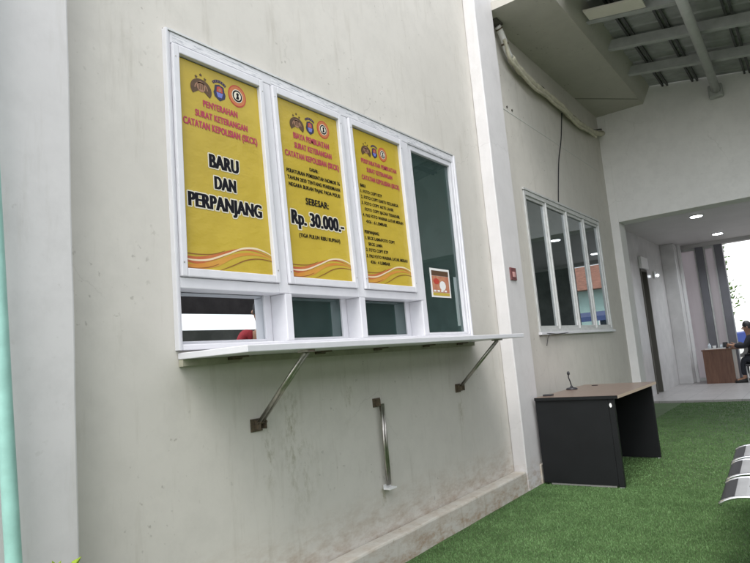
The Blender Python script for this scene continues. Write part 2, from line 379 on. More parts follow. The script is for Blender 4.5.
# pilasters
def uneven(o, amp=.004, cuts=14):
    """hand-plastered arrises: subdivide and nudge"""
    bm = bmesh.new(); bm.from_mesh(o.data)
    bmesh.ops.subdivide_edges(bm, edges=[e for e in bm.edges if e.calc_length() > .5], cuts=cuts, use_grid_fill=True)
    for v in bm.verts:
        k = math.sin(v.co.z*5.1+v.co.y*9)*.5+math.sin(v.co.z*13.7+v.co.x*21)*.3+math.sin(v.co.y*11.3)*.4
        v.co.x += amp*k*(.5 if abs(v.co.x) < .01 else 1); v.co.y += amp*.6*math.sin(v.co.z*8.3+v.co.x*40)
    bm.to_mesh(o.data); bm.free(); return o
PX = -2.05
o = uneven(MB().box(W+.001, PX, .60, 1.058, -.05, 5.0).build('pilaster', M['pier'], bevel=.008), .002, 30)
tag(o, 'wide pale pilaster at the left edge behind the teal pipe', 'pilaster', 'plastered pilasters on the wall')
o = uneven(MB().box(W+.001, PX, 4.64, 5.02, -.05, 5.0).build('pilaster', M['pier'], bevel=.008), .002, 30)
tag(o, 'white pilaster between the banner window and the desk', 'pilaster', 'plastered pilasters on the wall')
o = MB().box(W+.001, PX-.004, 1.07, 4.636, -.05, .150).build('wall_plinth', M['plinth'], bevel=.012)
uneven(o, .004, 24)
tag(o, 'low stained concrete kerb along the foot of the banner wall', 'plinth')
o = MB().box(W+.001, PX+.012, 4.90, 5.04, 0, .155).build('concrete_block', M['plinth'], bevel=.006)
tag(o, 'short stained concrete block at the pilaster foot beside the desk', 'plinth')

# soffit box
S0 = -1.54
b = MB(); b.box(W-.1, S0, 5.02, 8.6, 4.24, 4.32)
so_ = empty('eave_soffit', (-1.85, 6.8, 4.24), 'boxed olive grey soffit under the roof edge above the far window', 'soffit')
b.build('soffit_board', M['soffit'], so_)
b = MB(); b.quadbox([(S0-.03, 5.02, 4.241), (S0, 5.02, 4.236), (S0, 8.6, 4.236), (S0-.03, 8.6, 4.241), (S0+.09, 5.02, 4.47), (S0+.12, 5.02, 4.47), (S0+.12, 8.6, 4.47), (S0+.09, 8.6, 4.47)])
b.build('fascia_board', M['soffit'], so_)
MB().quadbox([(-2.16, 7.68, 4.236), (-1.545, 8.36, 4.236), (-1.545, 8.372, 4.236), (-2.16, 7.692, 4.236), (-2.16, 7.68, 4.2395), (-1.545, 8.36, 4.2395), (-1.545, 8.372, 4.2395), (-2.16, 7.692, 4.2395)]).build('soffit_line', M['joint'], so_)  # thin dark diagonal line across the soffit underside

# back wall with the wide opening, and the corridor beyond
OT = 2.705
b = MB()
b.box(-2.70, -2.057, 8.6, 8.9, -.05, 5.0)
b.box(-2.057, 3.3, 8.6, 8.9, OT, 5.0)
tag(b.build('end_wall', M['backwall'], bevel=.004), 'pale grey wall above the wide walkway opening', 'wall')
b = MB(); b.box(-2.85, -2.70, 8.6, 12.36, -.05, 3.3); b.box(-2.85, -2.70, 12.36, 12.86, 2.42, 3.3); b.box(-2.85, -2.70, 12.86, 15.6, -.05, 3.3)
tag(b.build('corridor_wall', M['tilewall']), 'glossy grey wall running down the left of the corridor', 'wall')
d = empty('corridor_door', (-2.8, 12.6, 0), 'narrow dark door under a pale box in the corridor wall', 'door')
MB().box(-2.84, -2.79, 12.40, 12.82, .04, 2.38).build('door_leaf', M['darkseat'], d)
b = MB(); b.box(-2.82, -2.68, 12.36, 12.40, .04, 2.42); b.box(-2.82, -2.68, 12.82, 12.86, .04, 2.42); b.box(-2.82, -2.68, 12.40, 12.82, 2.38, 2.42)
b.build('door_frame', M['joint'], d)
MB().tube([(-2.78, 12.46, 1.0), (-2.74, 12.46, 1.0), (-2.74, 12.56, 1.0)], .009).build('door_handle', M['chrome'], d)
o = MB().box(-2.698, -2.64, 12.33, 12.89, 2.43, 2.66).build('junction_box', M['white'], bevel=.01)
tag(o, 'pale rectangular box mounted above the dark corridor door', 'box')
def wall_lamp():
    t = empty('wall_lamp', (-2.68, 13.5, 2.35), 'small lit lamp on the corridor wall right of the door', 'lamp')
    MB().box(-2.698, -2.66, 13.44, 13.56, 2.30, 2.44).build('lamp_base', M['alu'], t)
    MB().lathe((-2.62, 13.5, 2.32), [(.01, 0), (.03, .015), (.034, .045), (.012, .06)], 14).build('lamp_shade', M['lamp_soft'], t)
def emit(name, col, s):
    m = bpy.data.materials.new(name); m.use_nodes = True; t = m.node_tree; b = t.nodes['Principled BSDF']
    b.inputs['Emission Color'].default_value = (*col, 1); b.inputs['Emission Strength'].default_value = s; b.inputs['Base Color'].default_value = (.8, .8, .8, 1); return m
M['lamp'] = emit('lit lamp diffuser', (.9, .95, 1), 7)
M['lamp_soft'] = emit('dim lamp diffuser', (.9, .95, 1), 1.2)
wall_lamp()
o = MB().box(-2.86, 3.3, 8.9, 15.3, 3.10, 3.2).build('corridor_ceiling', M['corr_ceiling']); tag(o, kind='structure')
# ceiling downlights
for i, (x, y) in enumerate([(-1.5, 11.55), (-1.5, 14.15), (-.47, 11.3), (-.40, 14.04)]):
    t = empty('downlight', (x, y, 3.1), ['round lit ceiling light nearer the walkway opening', 'round lit ceiling light deeper in the corridor, nearer the pale panels',
              'lit ceiling light on the right of the corridor, nearer row', 'lit ceiling light on the right of the corridor, farther row'][i], 'ceiling light', 'corridor ceiling lights')
    MB().lathe((x, y, 3.084), [(.11, 0), (.115, .006), (.115, .0155)], 28).build('trim_ring', M['white'], t)
    MB().lathe((x, y, 3.078), [(.088, 0), (.092, .003), (.092, .0055)], 28).build('diffuser', M['lamp'], t)
    ld = bpy.data.lights.new('downlight_glow', 'SPOT'); ld.energy = 34; ld.spot_size = R(140); ld.spot_blend = .8; ld.shadow_soft_size = .08; ld.color = (.9, .95, 1)
    lo = bpy.data.objects.new('downlight_glow', ld); scene.collection.objects.link(lo); lo.parent = t; lo.location = (0, 0, -.04)
# ceiling patch near the opening corner
o = MB().box(-2.45, -2.0, 9.35, 9.55, 3.085, 3.0995).build('ceiling_vent', M['joint']); tag(o, 'dark slot vent in the corridor ceiling by the left corner', 'vent')

# corridor end: pier, columns, frosted panels, lintel
tag(MB().box(-2.70, -2.42, 14.55, 14.95, .035, 3.10).build('corridor_pier', M['tilewall'], bevel=.01), 'blue grey pier on the corridor wall left of the pale panels', 'pier')
tag(MB().box(-2.418, -2.36, 14.90, 15.0, .035, 3.10).build('pier_trim', M['white'], bevel=.006), 'thin white upright strip beside the corridor pier', 'trim')
tag(MB().box(-2.70, 3.3, 15.3, 15.5, 3.02, 3.4).build('end_lintel', M['corr_ceiling']), 'grey lintel across the bright far end of the corridor', 'lintel')
tag(MB().box(.57, 3.3, 15.3, 15.5, .035, 3.02).build('end_side_wall', M['boundary']), 'grey wall closing the right of the corridor end, mirrored in the dark window', 'wall')
tag(MB().box(3.3, 3.45, 8.9, 14.0, 0, 3.3).build('added_blocking_wall', M['boundary']), 'unseen grey wall added right of the corridor to darken the tall pane reflection', 'wall')  # added out of view to keep bright outdoors out of the pane reflection
gcol = mat('grey column paint', (.16, .16, .18), .45, var=.1, vscale=3)
for i, (x0, x1) in enumerate([(-2.12, -1.97), (-1.74, -1.58)]):
    tag(MB().box(x0, x1, 15.3, 15.5, .035, 3.02).build('corridor_column', gcol, bevel=.008),
        ['dark grey column between the two pale panels', 'dark grey column beside the bright opening at the corridor end'][i], 'column', 'columns at the corridor end')
for i, (x0, x1) in enumerate([(-2.70, -2.123), (-1.967, -1.743)]):
    t = empty('glazed_panel', ((x0+x1)/2, 15.4, .035), ['wide frosted pale panel at the corridor end, left of both columns', 'narrow frosted pale panel between the dark corridor columns'][i], 'panel', 'frosted panels at the corridor end')
    MB().box(x0+.03, x1-.03, 15.39, 15.40, .10, 2.97).build('pane', M['frosted'], t)
    b = MB(); b.box(x0, x0+.03, 15.36, 15.43, .035, 3.02); b.box(x1-.03, x1, 15.36, 15.43, .035, 3.02); b.box(x0+.03, x1-.03, 15.36, 15.43, .035, .10); b.box(x0+.03, x1-.03, 15.36, 15.43, 2.97, 3.02)
    b.build('panel_frame', M['alu'], t)

# ------------------------------------------------------------------ canopy roof
cr = empty('canopy_roof', (.8, 7, 4.0), 'dark metal lean-to roof on grey purlins over the walkway', 'roof')
RS = -.17
def rz(x): return 4.455+RS*(x+1.45)
X0, X1 = -1.47, 2.4
# corrugated sheet: ribs run down the slope (x), profile along y
prof = []; y = 5.3
while y < 8.59:
    prof += [(y, 0), (y+.145, 0), (y+.16, .022), (y+.185, .022)]; y += .2
prof = [(min(a, 8.59), b_) for a, b_ in prof]
b = MB(); n = len(prof)
for (x) in (X0, X1):
    for (a, h) in prof: b.v.append((x, a, rz(x)+h))
for (x) in (X0, X1):
    for (a, h) in prof: b.v.append((x, a, rz(x)+h+.003))
for i in range(n-1): b.f.append((i, i+1, n+i+1, n+i)); b.f.append((2*n+i, 2*n+i+1, 3*n+i+1, 3*n+i))
b.build('roof_sheet', M['sheet'], cr)
def slopebox(mb, x0, x1, y0, y1, d0, d1):
    mb.quadbox([(x0, y0, rz(x0)+d0), (x1, y0, rz(x1)+d0), (x1, y1, rz(x1)+d0), (x0, y1, rz(x0)+d0), (x0, y0, rz(x0)+d1), (x1, y0, rz(x1)+d1), (x1, y1, rz(x1)+d1), (x0, y1, rz(x0)+d1)]); return mb
for y in (5.36, 6.05, 6.82, 7.68):
    b = MB(); dd = -.140
    slopebox(b, -1.50, X1, y, y+.012, dd, -.035); slopebox(b, -1.50, X1, y+.012, y+.07, dd, dd+.012); slopebox(b, -1.50, X1, y+.012, y+.07, -.047, -.035)
    b.build('purlin', M['galv'], cr)
x = -1.28
for x in (-1.28, -.93, -.36, .1, .45, .9, 1.4, 1.9, 2.4, 2.9):
    for k in (0, .055):
        b = MB(); z1 = rz(x+k)-.001
        b.box(x+k, x+k+.022, 5.3, 8.6, z1-.034, z1-.004); b.build('batten', M['rib'], cr)
o = slopebox(MB(), -1.455, -.93, 5.83, 6.035, -.135, -.115).build('lamp_board', M['board'], None)
tag(o, 'cream board strip tucked above the nearest purlin', 'board')
t = empty('conduit_tube', (-.68, 7.3, 4.05), 'pale grey round tube crossing under the purlins into the end wall', 'tube')
MB().tube([(-.60, 5.3, 4.08), (-.64, 7.5, 4.095), (-.67, 8.56, 4.11)], .048, 18).build('tube_body', M['tube'], t, smooth=True)
MB().box(-.76, -.60, 8.50, 8.598, 4.02, 4.19).build('wall_socket', M['tube'], t, bevel=.02)
# posts of the canopy at the open side, out of frame
for y in (6.75, 8.3):
    tag(MB().box(2.2, 2.32, y, y+.12, 0, 3.65).build('canopy_post', M['galv']), 'square grey steel post carrying the canopy, %s' % ('nearer the yard' if y < 7 else 'beside the end wall'), 'post')

# ------------------------------------------------------------------ service window
sw = empty('service_window', (W, 2.85, 1.23), 'white framed four bay service window carrying the yellow banners', 'window')
FX = -2.142
def yz(y0, y1, z0, z1, x): return Sy(y0, x), Sy(y1, x), Sz(z0, x), Sz(z1, x)
def fr(mb, y0, y1, z0, z1, xb, xf, ww, wt=None, wb=None):
    wt = wt or ww; wb = wb or ww
    mb.box(xb, xf, y0, y0+ww, z0, z1); mb.box(xb, xf, y1-ww, y1, z0, z1)
    mb.box(xb, xf, y0+ww, y1-ww, z0, z0+wb); mb.box(xb, xf, y0+ww, y1-ww, z1-wt, z1); return mb
y0, y1, z0, z1 = yz(1.560, 4.165, 1.235, 2.668, FX)
b = MB(); fr(b, y0, y1, z0, z1, W-.12, FX, .012, .055, .025); b.box(W-.12, FX, y1-.032, y1-.012, z0+.025, z1-.055)
mulls = [(2.160, 2.224), (2.796, 2.862), (3.440, 3.528)]
for a, c in mulls:
    a, c = Sy(a, FX), Sy(c, FX); b.box(W-.12, FX-.001, a, c, Sz(1.500, FX), z1-.055)
lows = [(2.195, 2.243), (2.81, 2.862), (3.496, 3.540)]
for a, c in lows: b.box(W-.12, FX-.001, Sy(a, FX), Sy(c, FX), z0+.025, Sz(1.500, FX)-.0005)
ti, tj = Sz(1.500, FX), Sz(1.548, FX)
edges = [Sy(1.560, FX)+.012] + [v for a, c in mulls for v in (Sy(a, FX), Sy(c, FX))]
for k in range(3): b.box(W-.12, FX-.002, edges[2*k], edges[2*k+1], ti, tj)
b.build('frame', M['pvc'], sw, bevel=.004)
# second rail line of the outer frame on the right
b = MB(); b.box(W-.1, FX+.012, y1-.012, y1+.004, z0, z1); b.box(W-.1, FX+.006, y0-.012, y0, z0, z1+.008); b.build('cover_strip', M['pvc'], sw, bevel=.002)
MB().box(W-.1, FX+.006, y0, y1-.013, z1+.0005, z1+.010).build('head_strip', M['alu'], sw)
for k in range(3):
    ca, cb = edges[2*k]+.002, edges[2*k+1]-.002; cx = -2.128
    zt = z1-.058; zb_ = tj+.002
    f = fr(MB(), ca, cb, zb_, zt, -2.175, cx, .030, .038, .037).build('casement', M['pvc'], sw, bevel=.004)
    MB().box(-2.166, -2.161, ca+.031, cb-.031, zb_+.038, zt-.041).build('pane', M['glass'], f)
    for (yy, zz_) in ((ca+.012, zb_+.06), (ca+.012, zt-.06), (cb-.012, zb_+.06), (cb-.012, zt-.06)):
        MB().tube([(cx-.001, yy, zz_), (cx+.0012, yy, zz_)], .0035, 10).build('screw', M['steel'], f)
    # lower sliding window, recessed
    gx = -2.246; la, lb = [edges[0]+.001, Sy(2.243, FX)+.001, Sy(2.862, FX)+.001][k], Sy(lows[k][0], FX)-.001
    f = fr(MB(), la, lb, z0+.012, ti+.045, gx-.03, gx, .046, .045, .032).build('lower_window', M['pvc'], sw, bevel=.003)
    MB().box(gx-.018, gx-.012, la+.047, lb-.047, z0+.0445, ti-.001).build('pane', M['sky_boost_glass' if k == 0 else 'glass'], f)
    b = MB(); 
    b.box(gx-.03, W-.122, la-.02, la-.001, z0, ti+.08); b.box(gx-.03, W-.122, lb+.001, lb+.02, z0, ti+.08); b.box(gx-.03, W-.122, la, lb, z0-.01, z0+.029); b.box(gx-.03, W-.122, la, lb, ti+.047, ti+.08)
    if gx-.03 < W-.122: b.build('reveal_lining', M['pvc'], sw)
a4 = Sy(3.540, FX); 
f = fr(MB(), a4+.001, y1-.034, z0+.026, z1-.056, -2.19, -2.150, .028, .035, .018).build('fixed_light', M['pvc'], sw, bevel=.003)
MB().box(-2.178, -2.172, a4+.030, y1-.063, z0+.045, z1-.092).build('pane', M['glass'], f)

# protective film remnants along the head rail, printed with grey streaks
def film():
    m = bpy.data.materials.new('scuffed frame film'); m.use_nodes = True; t = m.node_tree; b = t.nodes['Principled BSDF']
    g = t.nodes.new('ShaderNodeNewGeometry').outputs['Position']
    f = ramp(t, noise(t, mapping(t, g, (4, 5, 60)), 3, 5, .7), .50, (.70, .70, .72), .66, (.30, .32, .35))
    t.links.new(f, b.inputs['Base Color']); b.inputs['Roughness'].default_value = .3; return m
M['film'] = film()
for a, c in ((edges[0]+.01, edges[1]), (edges[2]+.004, edges[3]), (edges[4], edges[5]), (edges[6], y1-.04)):
    MB().box(FX+.0005, FX+.0015, a, c, z1-.046, z1-.008).build('film_strip', M['film'], sw)

# upper window shape skewed to follow slight lens distortion
def lens_skew(o):
    w0 = wo_of(o)
    for v in o.data.vertices:
        y = v.co.y+w0.y; z = v.co.z+w0.z
        f = float(np.interp(y, [1.54, 1.60, 2.16, 2.86, 3.42, 3.55, 4.1], [0, -.2, .95, .95, .75, .45, 0]))
        v.co.y -= .042*f*max(0, (z-1.48)/1.15)
for o in list(bpy.data.objects):
    if o.type == 'MESH' and (o.parent == sw or (o.parent and o.parent.parent == sw)): lens_skew(o)

# safety notice on the fourth pane
px = -2.169
t = empty('notice', (px, 3.76, 1.53), 'small printed notice with white border stuck on the tall green pane', 'notice')
ya, yb, za, zb = Sy(3.634, px), Sy(3.905, px), Sz(1.527, px), Sz(1.735, px)
MB().box(px-.0015, px, ya, yb, za, zb).build('paper', M['paper'], t)
nm = mat('notice print red', (.42, .13, .08), .5, col2=(.50, .26, .14), vscale=25)
MB().box(px+.0005, px+.001, ya+.018, yb-.018, za+.035, zb-.055).build('red_field', nm, t)
MB().box(px+.0005, px+.001, ya+.018, yb-.018, zb-.053, zb-.016).build('dark_band', mat('notice brown', (.09, .045, .02), .5), t)
MB().box(px+.0005, px+.001, ya+.018, yb-.018, za+.012, za+.033).build('yellow_band', mat('notice ochre', (.48, .36, .05), .5), t)
MB().poly_x(px+.0015, [(ya+.16+.045*math.cos(k*.5236)-.0, za+.085+.035*math.sin(k*.5236)) for k in range(12)]).build('white_shape', M['paper'], t, flat=True)
MB().poly_x(px+.0018, [(ya+.075+.04*math.cos(k*.5236)-.0, za+.115+.022*math.sin(k*.5236)) for k in range(12)]).build('red_shape', M['emb_red'], t, flat=True)
b = MB()
for k in range(4): b.box(px+.0012, px+.0018, ya+.03+k*.05, ya+.062+k*.05, za+.040, za+.052)
b.build('print_marks', M['paper'], t)

# ------------------------------------------------------------------ lettering
dg_cache = {}
def text_mesh(s, bold=.02, spacing=1.06):
    key = (s, bold)
    cu = bpy.data.curves.new('lettering', 'FONT'); cu.body = s; cu.size = 1; cu.offset = bold; cu.resolution_u = 3; cu.space_character = spacing
    ob = bpy.data.objects.new('tmp_text', cu); scene.collection.objects.link(ob)
    dg = bpy.context.evaluated_depsgraph_get(); me = bpy.data.meshes.new_from_object(ob.evaluated_get(dg))
    bpy.data.objects.remove(ob); bpy.data.curves.remove(cu)
    v = np.empty(len(me.vertices)*3); me.vertices.foreach_get('co', v); v = v.reshape(-1, 3)
    f = [tuple(p.vertices) for p in me.polygons]; bpy.data.meshes.remove(me); return v, f
CAP = text_mesh('H', 0)[0][:, 1].max()
def letters(mb, s, x, y0, y1, zb, zt, bold=.02, grow=0):
    """fit the string between y0..y1 with its capitals from zb to zt, facing +X"""
    v, f = text_mesh(s, bold+grow); ref = text_mesh(s, bold)[0] if grow else v
    a, b_ = ref[:, 0].min(), ref[:, 0].max(); sx = (y1-y0)/(b_-a); sz = (zt-zb)/CAP
    n = len(mb.v)
    mb.v += [(x, y0+(p[0]-a)*sx, zb+p[1]*sz) for p in v]; mb.f += [tuple(n+i for i in q) for q in f]

BX = -2.150
def ribbon(mb, x, ctrl, wid):
    pts = spline([(0, a, b_) for a, b_ in ctrl], 8); n = len(mb.v)
    L = len(pts)
    for i, p in enumerate(pts):
        u = i/(L-1)*(len(wid)-1); k = min(int(u), len(wid)-2); ww = wid[k]+(wid[k+1]-wid[k])*(u-k)
        mb.v += [(x, p.y, p.z-ww/2), (x, p.y, p.z+ww/2)]
    for i in range(L-1): mb.f.append((n+2*i, n+2*i+2, n+2*i+3, n+2*i+1))
def ell(mb, x, cy, cz, ry, rz_, n=24, a0=0, a1=2*math.pi):
    mb.poly_x(x, [(cy+ry*math.cos(a0+(a1-a0)*k/n), cz+rz_*math.sin(a0+(a1-a0)*k/n)) for k in range(n)])
def ringp(mb, x, cy, cz, r0y, r0z, r1y, r1z, a0, a1, n=20):
    i0 = len(mb.v)
    for k in range(n+1):
        a = a0+(a1-a0)*k/n; mb.v += [(x, cy+r0y*math.cos(a), cz+r0z*math.sin(a)), (x, cy+r1y*math.cos(a), cz+r1z*math.sin(a))]
    for k in range(n): mb.f.append((i0+2*k, i0+2*k+1, i0+2*k+3, i0+2*k+2))

BW = [(1.590, 2.138), (2.230, 2.780), (2.866, 3.425)]
BZ = (1.583, 2.560)
BL = ['yellow banner with large black lettering BARU DAN PERPANJANG, in the leftmost bay', 'yellow banner showing the price Rp. 30.000.- in the second bay', 'yellow banner of densely printed requirement lists in the third bay']
def T(y): return Sy(y, BX)
def TZ(z): return Sz(z, BX)
for k in range(3):
    a, c = T(BW[k][0]), T(BW[k][1]); zb, zt = TZ(BZ[0]), TZ(BZ[1])
    t = empty('banner', (BX, (a+c)/2, zb), BL[k], 'banner', 'yellow banners on the service window')
    MB().box(BX-.0025, BX, a, c, zb, zt).build('sheet', M['yellow'], t); lens_skew(bpy.data.objects[[q.name for q in t.children if q.name.startswith('sheet')][0]])
    dy = [0, 0, 0][k]
    ox = {0: 1.597, 1: 2.235, 2: 2.875}[k]     # left of banner in wall-plane reading
    E = {0: (1.721, 1.828, 1.937, 2.457, 2.465, 2.466, 1.0), 1: (2.354, 2.460, 2.573, 2.452, 2.458, 2.462, .94), 2: (2.975, 3.065, 3.155, 2.446, 2.450, 2.446, .84)}[k]
    s = E[6]; x = BX+.0012
    # bronze winged emblem with three stars
    cy, cz = E[0], E[3]-.012
    e = MB(); ringp(e, x, cy, cz-.012, .018*s, .014*s, .060*s, .050*s, R(-38), R(218)); e.build('bronze_wings', M['gold'], t, flat=True)
    e = MB(); ell(e, x+.0004, cy, cz, .024*s, .026*s, 14); ringp(e, x+.0004, cy, cz-.012, .032*s, .028*s, .038*s, .034*s, R(0), R(180)); e.build('emblem_shield', M['goldlight'], t, flat=True)
    e = MB()
    for q, (sa, sb) in enumerate([(-.026, .043), (0, .058), (.024, .043)]): 
        e.poly_x(x, [(cy+sa*s+(.010 if j % 2 == 0 else .0045)*math.cos(R(90+36*j))*s, cz+sb*s+(.010 if j % 2 == 0 else .0045)*math.sin(R(90+36*j))*s) for j in range(10)])
    e.build('emblem_stars', M['gold'], t, flat=True); e = MB()
    for j in (-1, 0, 1): e.poly_x(x+.0008, [(cy+j*.011*s-.003, cz-.014*s), (cy+j*.011*s+.003, cz-.014*s), (cy+j*.011*s+.003, cz+.012*s), (cy+j*.011*s-.003, cz+.012*s)])
    e.build('shield_stripes', M['gold'], t, flat=True)
    # dark shield under an arched name strip
    cy, cz = E[1], E[4]-.010
    e = MB(); ringp(e, x, cy, cz+.004, .046*s, .040*s, .058*s, .054*s, R(42), R(138)); e.build('emblem_arch', M['navy'], t, flat=True)
    e = MB()
    for q in range(6):
        aa = R(130-16*q); e.poly_x(x+.0005, [(cy+(.052+dr)*s*math.cos(aa)+dt*s, cz+.004+(.047+dr)*s*math.sin(aa)) for dr, dt in ((-.004, -.002), (-.004, .002), (.004, .002), (.004, -.002))])
    e.build('arch_letters', M['goldlight'], t, flat=True)
    e = MB(); e.poly_x(x, [(cy+p*s, cz+q*s) for p, q in ((0, -.048), (.030, -.030), (.036, -.010), (.030, .004), (.026, .028), (.008, .032), (0, .036), (-.008, .032), (-.026, .028), (-.030, .004), (-.036, -.010), (-.030, -.030))]); e.build('dark_shield', M['navy'], t, flat=True)
    e = MB(); e.poly_x(x+.0005, [(cy+p*s, cz+q*s) for p, q in ((-.012, -.030), (.012, -.030), (.020, -.006), (-.020, -.006))]); e.build('shield_blue', M['emb_blue'], t, flat=True)
    e = MB(); e.poly_x(x+.0007, [(cy+p*s, cz+q*s) for p, q in ((-.018, -.004), (.018, -.004), (.016, .020), (0, .026), (-.016, .020))]); e.build('shield_red', M['emb_red'], t, flat=True)
    e = MB(); e.poly_x(x+.001, [(cy+p*s, cz+q*s) for p, q in ((-.004, -.002), (.006, -.002), (.012, .006), (.003, .018), (-.010, .010))]); e.build('shield_gold', M['goldlight'], t, flat=True)
    # round emblem
    cy, cz = E[2], E[5]
    for q, (r_, mm_) in enumerate([(.056, 'emb_red'), (.050, 'emb_orange'), (.034, 'emb_white'), (.030, 'ink'), (.022, 'emb_white')]):
        e = MB(); ell(e, x+q*.0004, cy, cz, r_*s, r_*s, 28); e.build('round_emblem_ring', M[mm_], t, flat=True)
    e = MB(); e.poly_x(x+.0024, [(cy+p*s, cz+q*s) for p, q in ((-.010, -.016), (.004, -.018), (.010, -.010), (.006, .002), (.010, .012), (0, .018), (-.008, .010), (-.004, 0))]); e.build('round_emblem_figure', M['ink'], t, flat=True)
    # lettering
    red = MB(); blk = MB(); wht = MB(); xt = BX+.0016
    def L(mb, s_, y0, y1, zb_, zt_, bold=.018):
        lb = MB(); y0, y1, zb_, zt_ = y0, y1, zb_, zt_; h_ = zt_-zb_
        d_ = h_*(.075 if bold > .03 else .045); q_ = 0
        for sh in (-1, -.5, 0, .5, 1): letters(lb, s_, xt+q_*.00004, y0+d_+sh*d_, y1-d_+sh*d_, zb_, zt_, .012); q_ += 1
        lb.build('text_line', M['magenta'] if mb is red else M['ink'], t, flat=True)
    def OUT(s_, y0, y1, zb_, zt_):
        lb = MB(); y0, y1, zb_, zt_ = y0, y1, zb_, zt_; h_ = zt_-zb_; d_ = h_*.075; q_ = 0
        for a_ in range(12):
            oy, oz =   .09*h_*math.cos(a_*math.pi/6), .085*h_*math.sin(a_*math.pi/6)
            for sh in (-1, 0, 1): letters(lb, s_, BX+.0006+q_*.00002, y0+d_+sh*d_+oy, y1-d_+sh*d_+oy, zb_+oz, zt_+oz, .012); q_ += 1
        lb.build('letter_outline', M['emb_white'], t, flat=True)
    if k == 0:
        L(red, 'PENYERAHAN', 1.727, 1.932, 2.353, 2.383); L(red, 'SURAT KETERANGAN', 1.680, 1.992, 2.297, 2.327); L(red, 'CATATAN KEPOLISIAN (SKCK)', 1.613, 2.052, 2.243, 2.275)
        for s_, p, q, u, v_ in (('BARU', 1.744, 1.921, 2.067, 2.129), ('DAN', 1.768, 1.898, 1.968, 2.027), ('PERPANJANG', 1.619, 2.055, 1.867, 1.930)):
            L(blk, s_, p, q, u, v_, .048); OUT(s_, p, q, u, v_)
    if k == 1:
        L(red, 'BIAYA PEMBUATAN', 2.319, 2.614, 2.352, 2.384, .012); L(red, 'SURAT KETERANGAN', 2.322, 2.630, 2.297, 2.328, .012); L(red, 'CATATAN KEPOLISIAN (SKCK)', 2.246, 2.690, 2.240, 2.271, .012)
        L(blk, 'DASAR :', 2.430, 2.509, 2.187, 2.206, .012)
        L(blk, 'PERATURAN PEMERINTAH NOMOR 76', 2.249, 2.686, 2.149, 2.169, .012); L(blk, 'TAHUN 2020 TENTANG PENERIMAAN', 2.252, 2.684, 2.112, 2.132, .012); L(blk, 'NEGARA BUKAN PAJAK PADA POLRI', 2.259, 2.680, 2.075, 2.095, .012)
        L(blk, 'SEBESAR:', 2.380, 2.570, 1.991, 2.027, .025); L(blk, 'Rp. 30.000.-', 2.260, 2.695, 1.872, 1.945, .048); L(blk, '(TIGA PULUH RIBU RUPIAH)', 2.311, 2.648, 1.804, 1.824, .012)
        OUT('Rp. 30.000.-', 2.260, 2.695, 1.872, 1.945)
    if k == 2:
        L(red, 'PERSYARATAN PEMBUATAN', 2.915, 3.300, 2.345, 2.372, .012); L(red, 'SURAT KETERANGAN', 2.965, 3.245, 2.293, 2.320, .012); L(red, 'CATATAN KEPOLISIAN (SKCK)', 2.908, 3.318, 2.237, 2.265, .012)
        for s_, p, q, u in (('BARU:', 2.884, 2.940, 2.184), ('1. FOTO COPY KTP', 2.884, 3.105, 2.148), ('2. FOTO COPY KARTU KELUARGA', 2.884, 3.286, 2.112), ('3. FOTO COPY AKTE LAHIR', 2.884, 3.225, 2.074),
                            ('FOTO COPY IJAZAH TERAKHIR', 2.912, 3.290, 2.036), ('4. PAS FOTO WARNA LATAR MERAH', 2.886, 3.325, 1.998), ('4X6 : 6 LEMBAR', 2.914, 3.135, 1.960),
                            ('PERPANJANG:', 2.890, 3.040, 1.893), ('1. SKCK LAMA/FOTO COPY', 2.890, 3.205, 1.856), ('SKCK LAMA', 2.918, 3.065, 1.819), ('2. FOTO COPY KTP', 2.890, 3.120, 1.782),
                            ('3. PAS FOTO WARNA LATAR MERAH', 2.890, 3.335, 1.744), ('4X6 : 4 LEMBAR', 2.925, 3.130, 1.708)):
            L(blk, s_, p, q, u, u+.019, .012)
    # waves
    def WV(c, l): return [(a+(c-a)*u, TZ(1.583+v_)) for u, v_ in l]
    g = c-a
    def P(u, v_): return (a+.003+(g-.006)*u, TZ(1.583+v_))
    e = MB(); ribbon(e, BX+.0006, [P(0, .050), P(.14, .045), P(.32, .068), P(.52, .105), P(.66, .119), P(.82, .112), P(1, .085)], [.026, .032, .026, .014, .010, .006, .003]); e.build('red_wave', M['wave_red'], t, flat=True)
    e = MB(); ribbon(e, BX+.0010, [P(0, .050), P(.10, .044), P(.25, .052), P(.45, .088), P(.62, .121), P(.78, .128), P(.92, .112), P(1, .090)], [.004, .008, .009, .008, .009, .009, .006, .003]); e.build('pale_wave', M['wave_pale'], t, flat=True)
    e = MB(); ribbon(e, BX+.0008, [P(0, .014), P(.16, .018), P(.34, .040), P(.52, .080), P(.70, .098), P(.88, .094), P(1, .070)], [.018, .026, .030, .018, .012, .006, .003]); e.build('orange_wave', M['wave_orange'], t, flat=True)
    e = MB(); ribbon(e, BX+.0012, [P(.36, .006), P(.50, .034), P(.64, .064), P(.78, .078), P(.92, .076), P(1, .066)], [.002, .005, .006, .005, .004, .003]); ribbon(e, BX+.0012, [P(0, .073), P(.15, .072), P(.30, .080), P(.42, .100)], [.005, .004, .003, .002]); ribbon(e, BX+.0013, [P(0, .012), P(.12, .008), P(.25, .018), P(.35, .036)], [.004, .005, .004, .002]); e.build('brown_line', M['wave_brown'], t, flat=True)

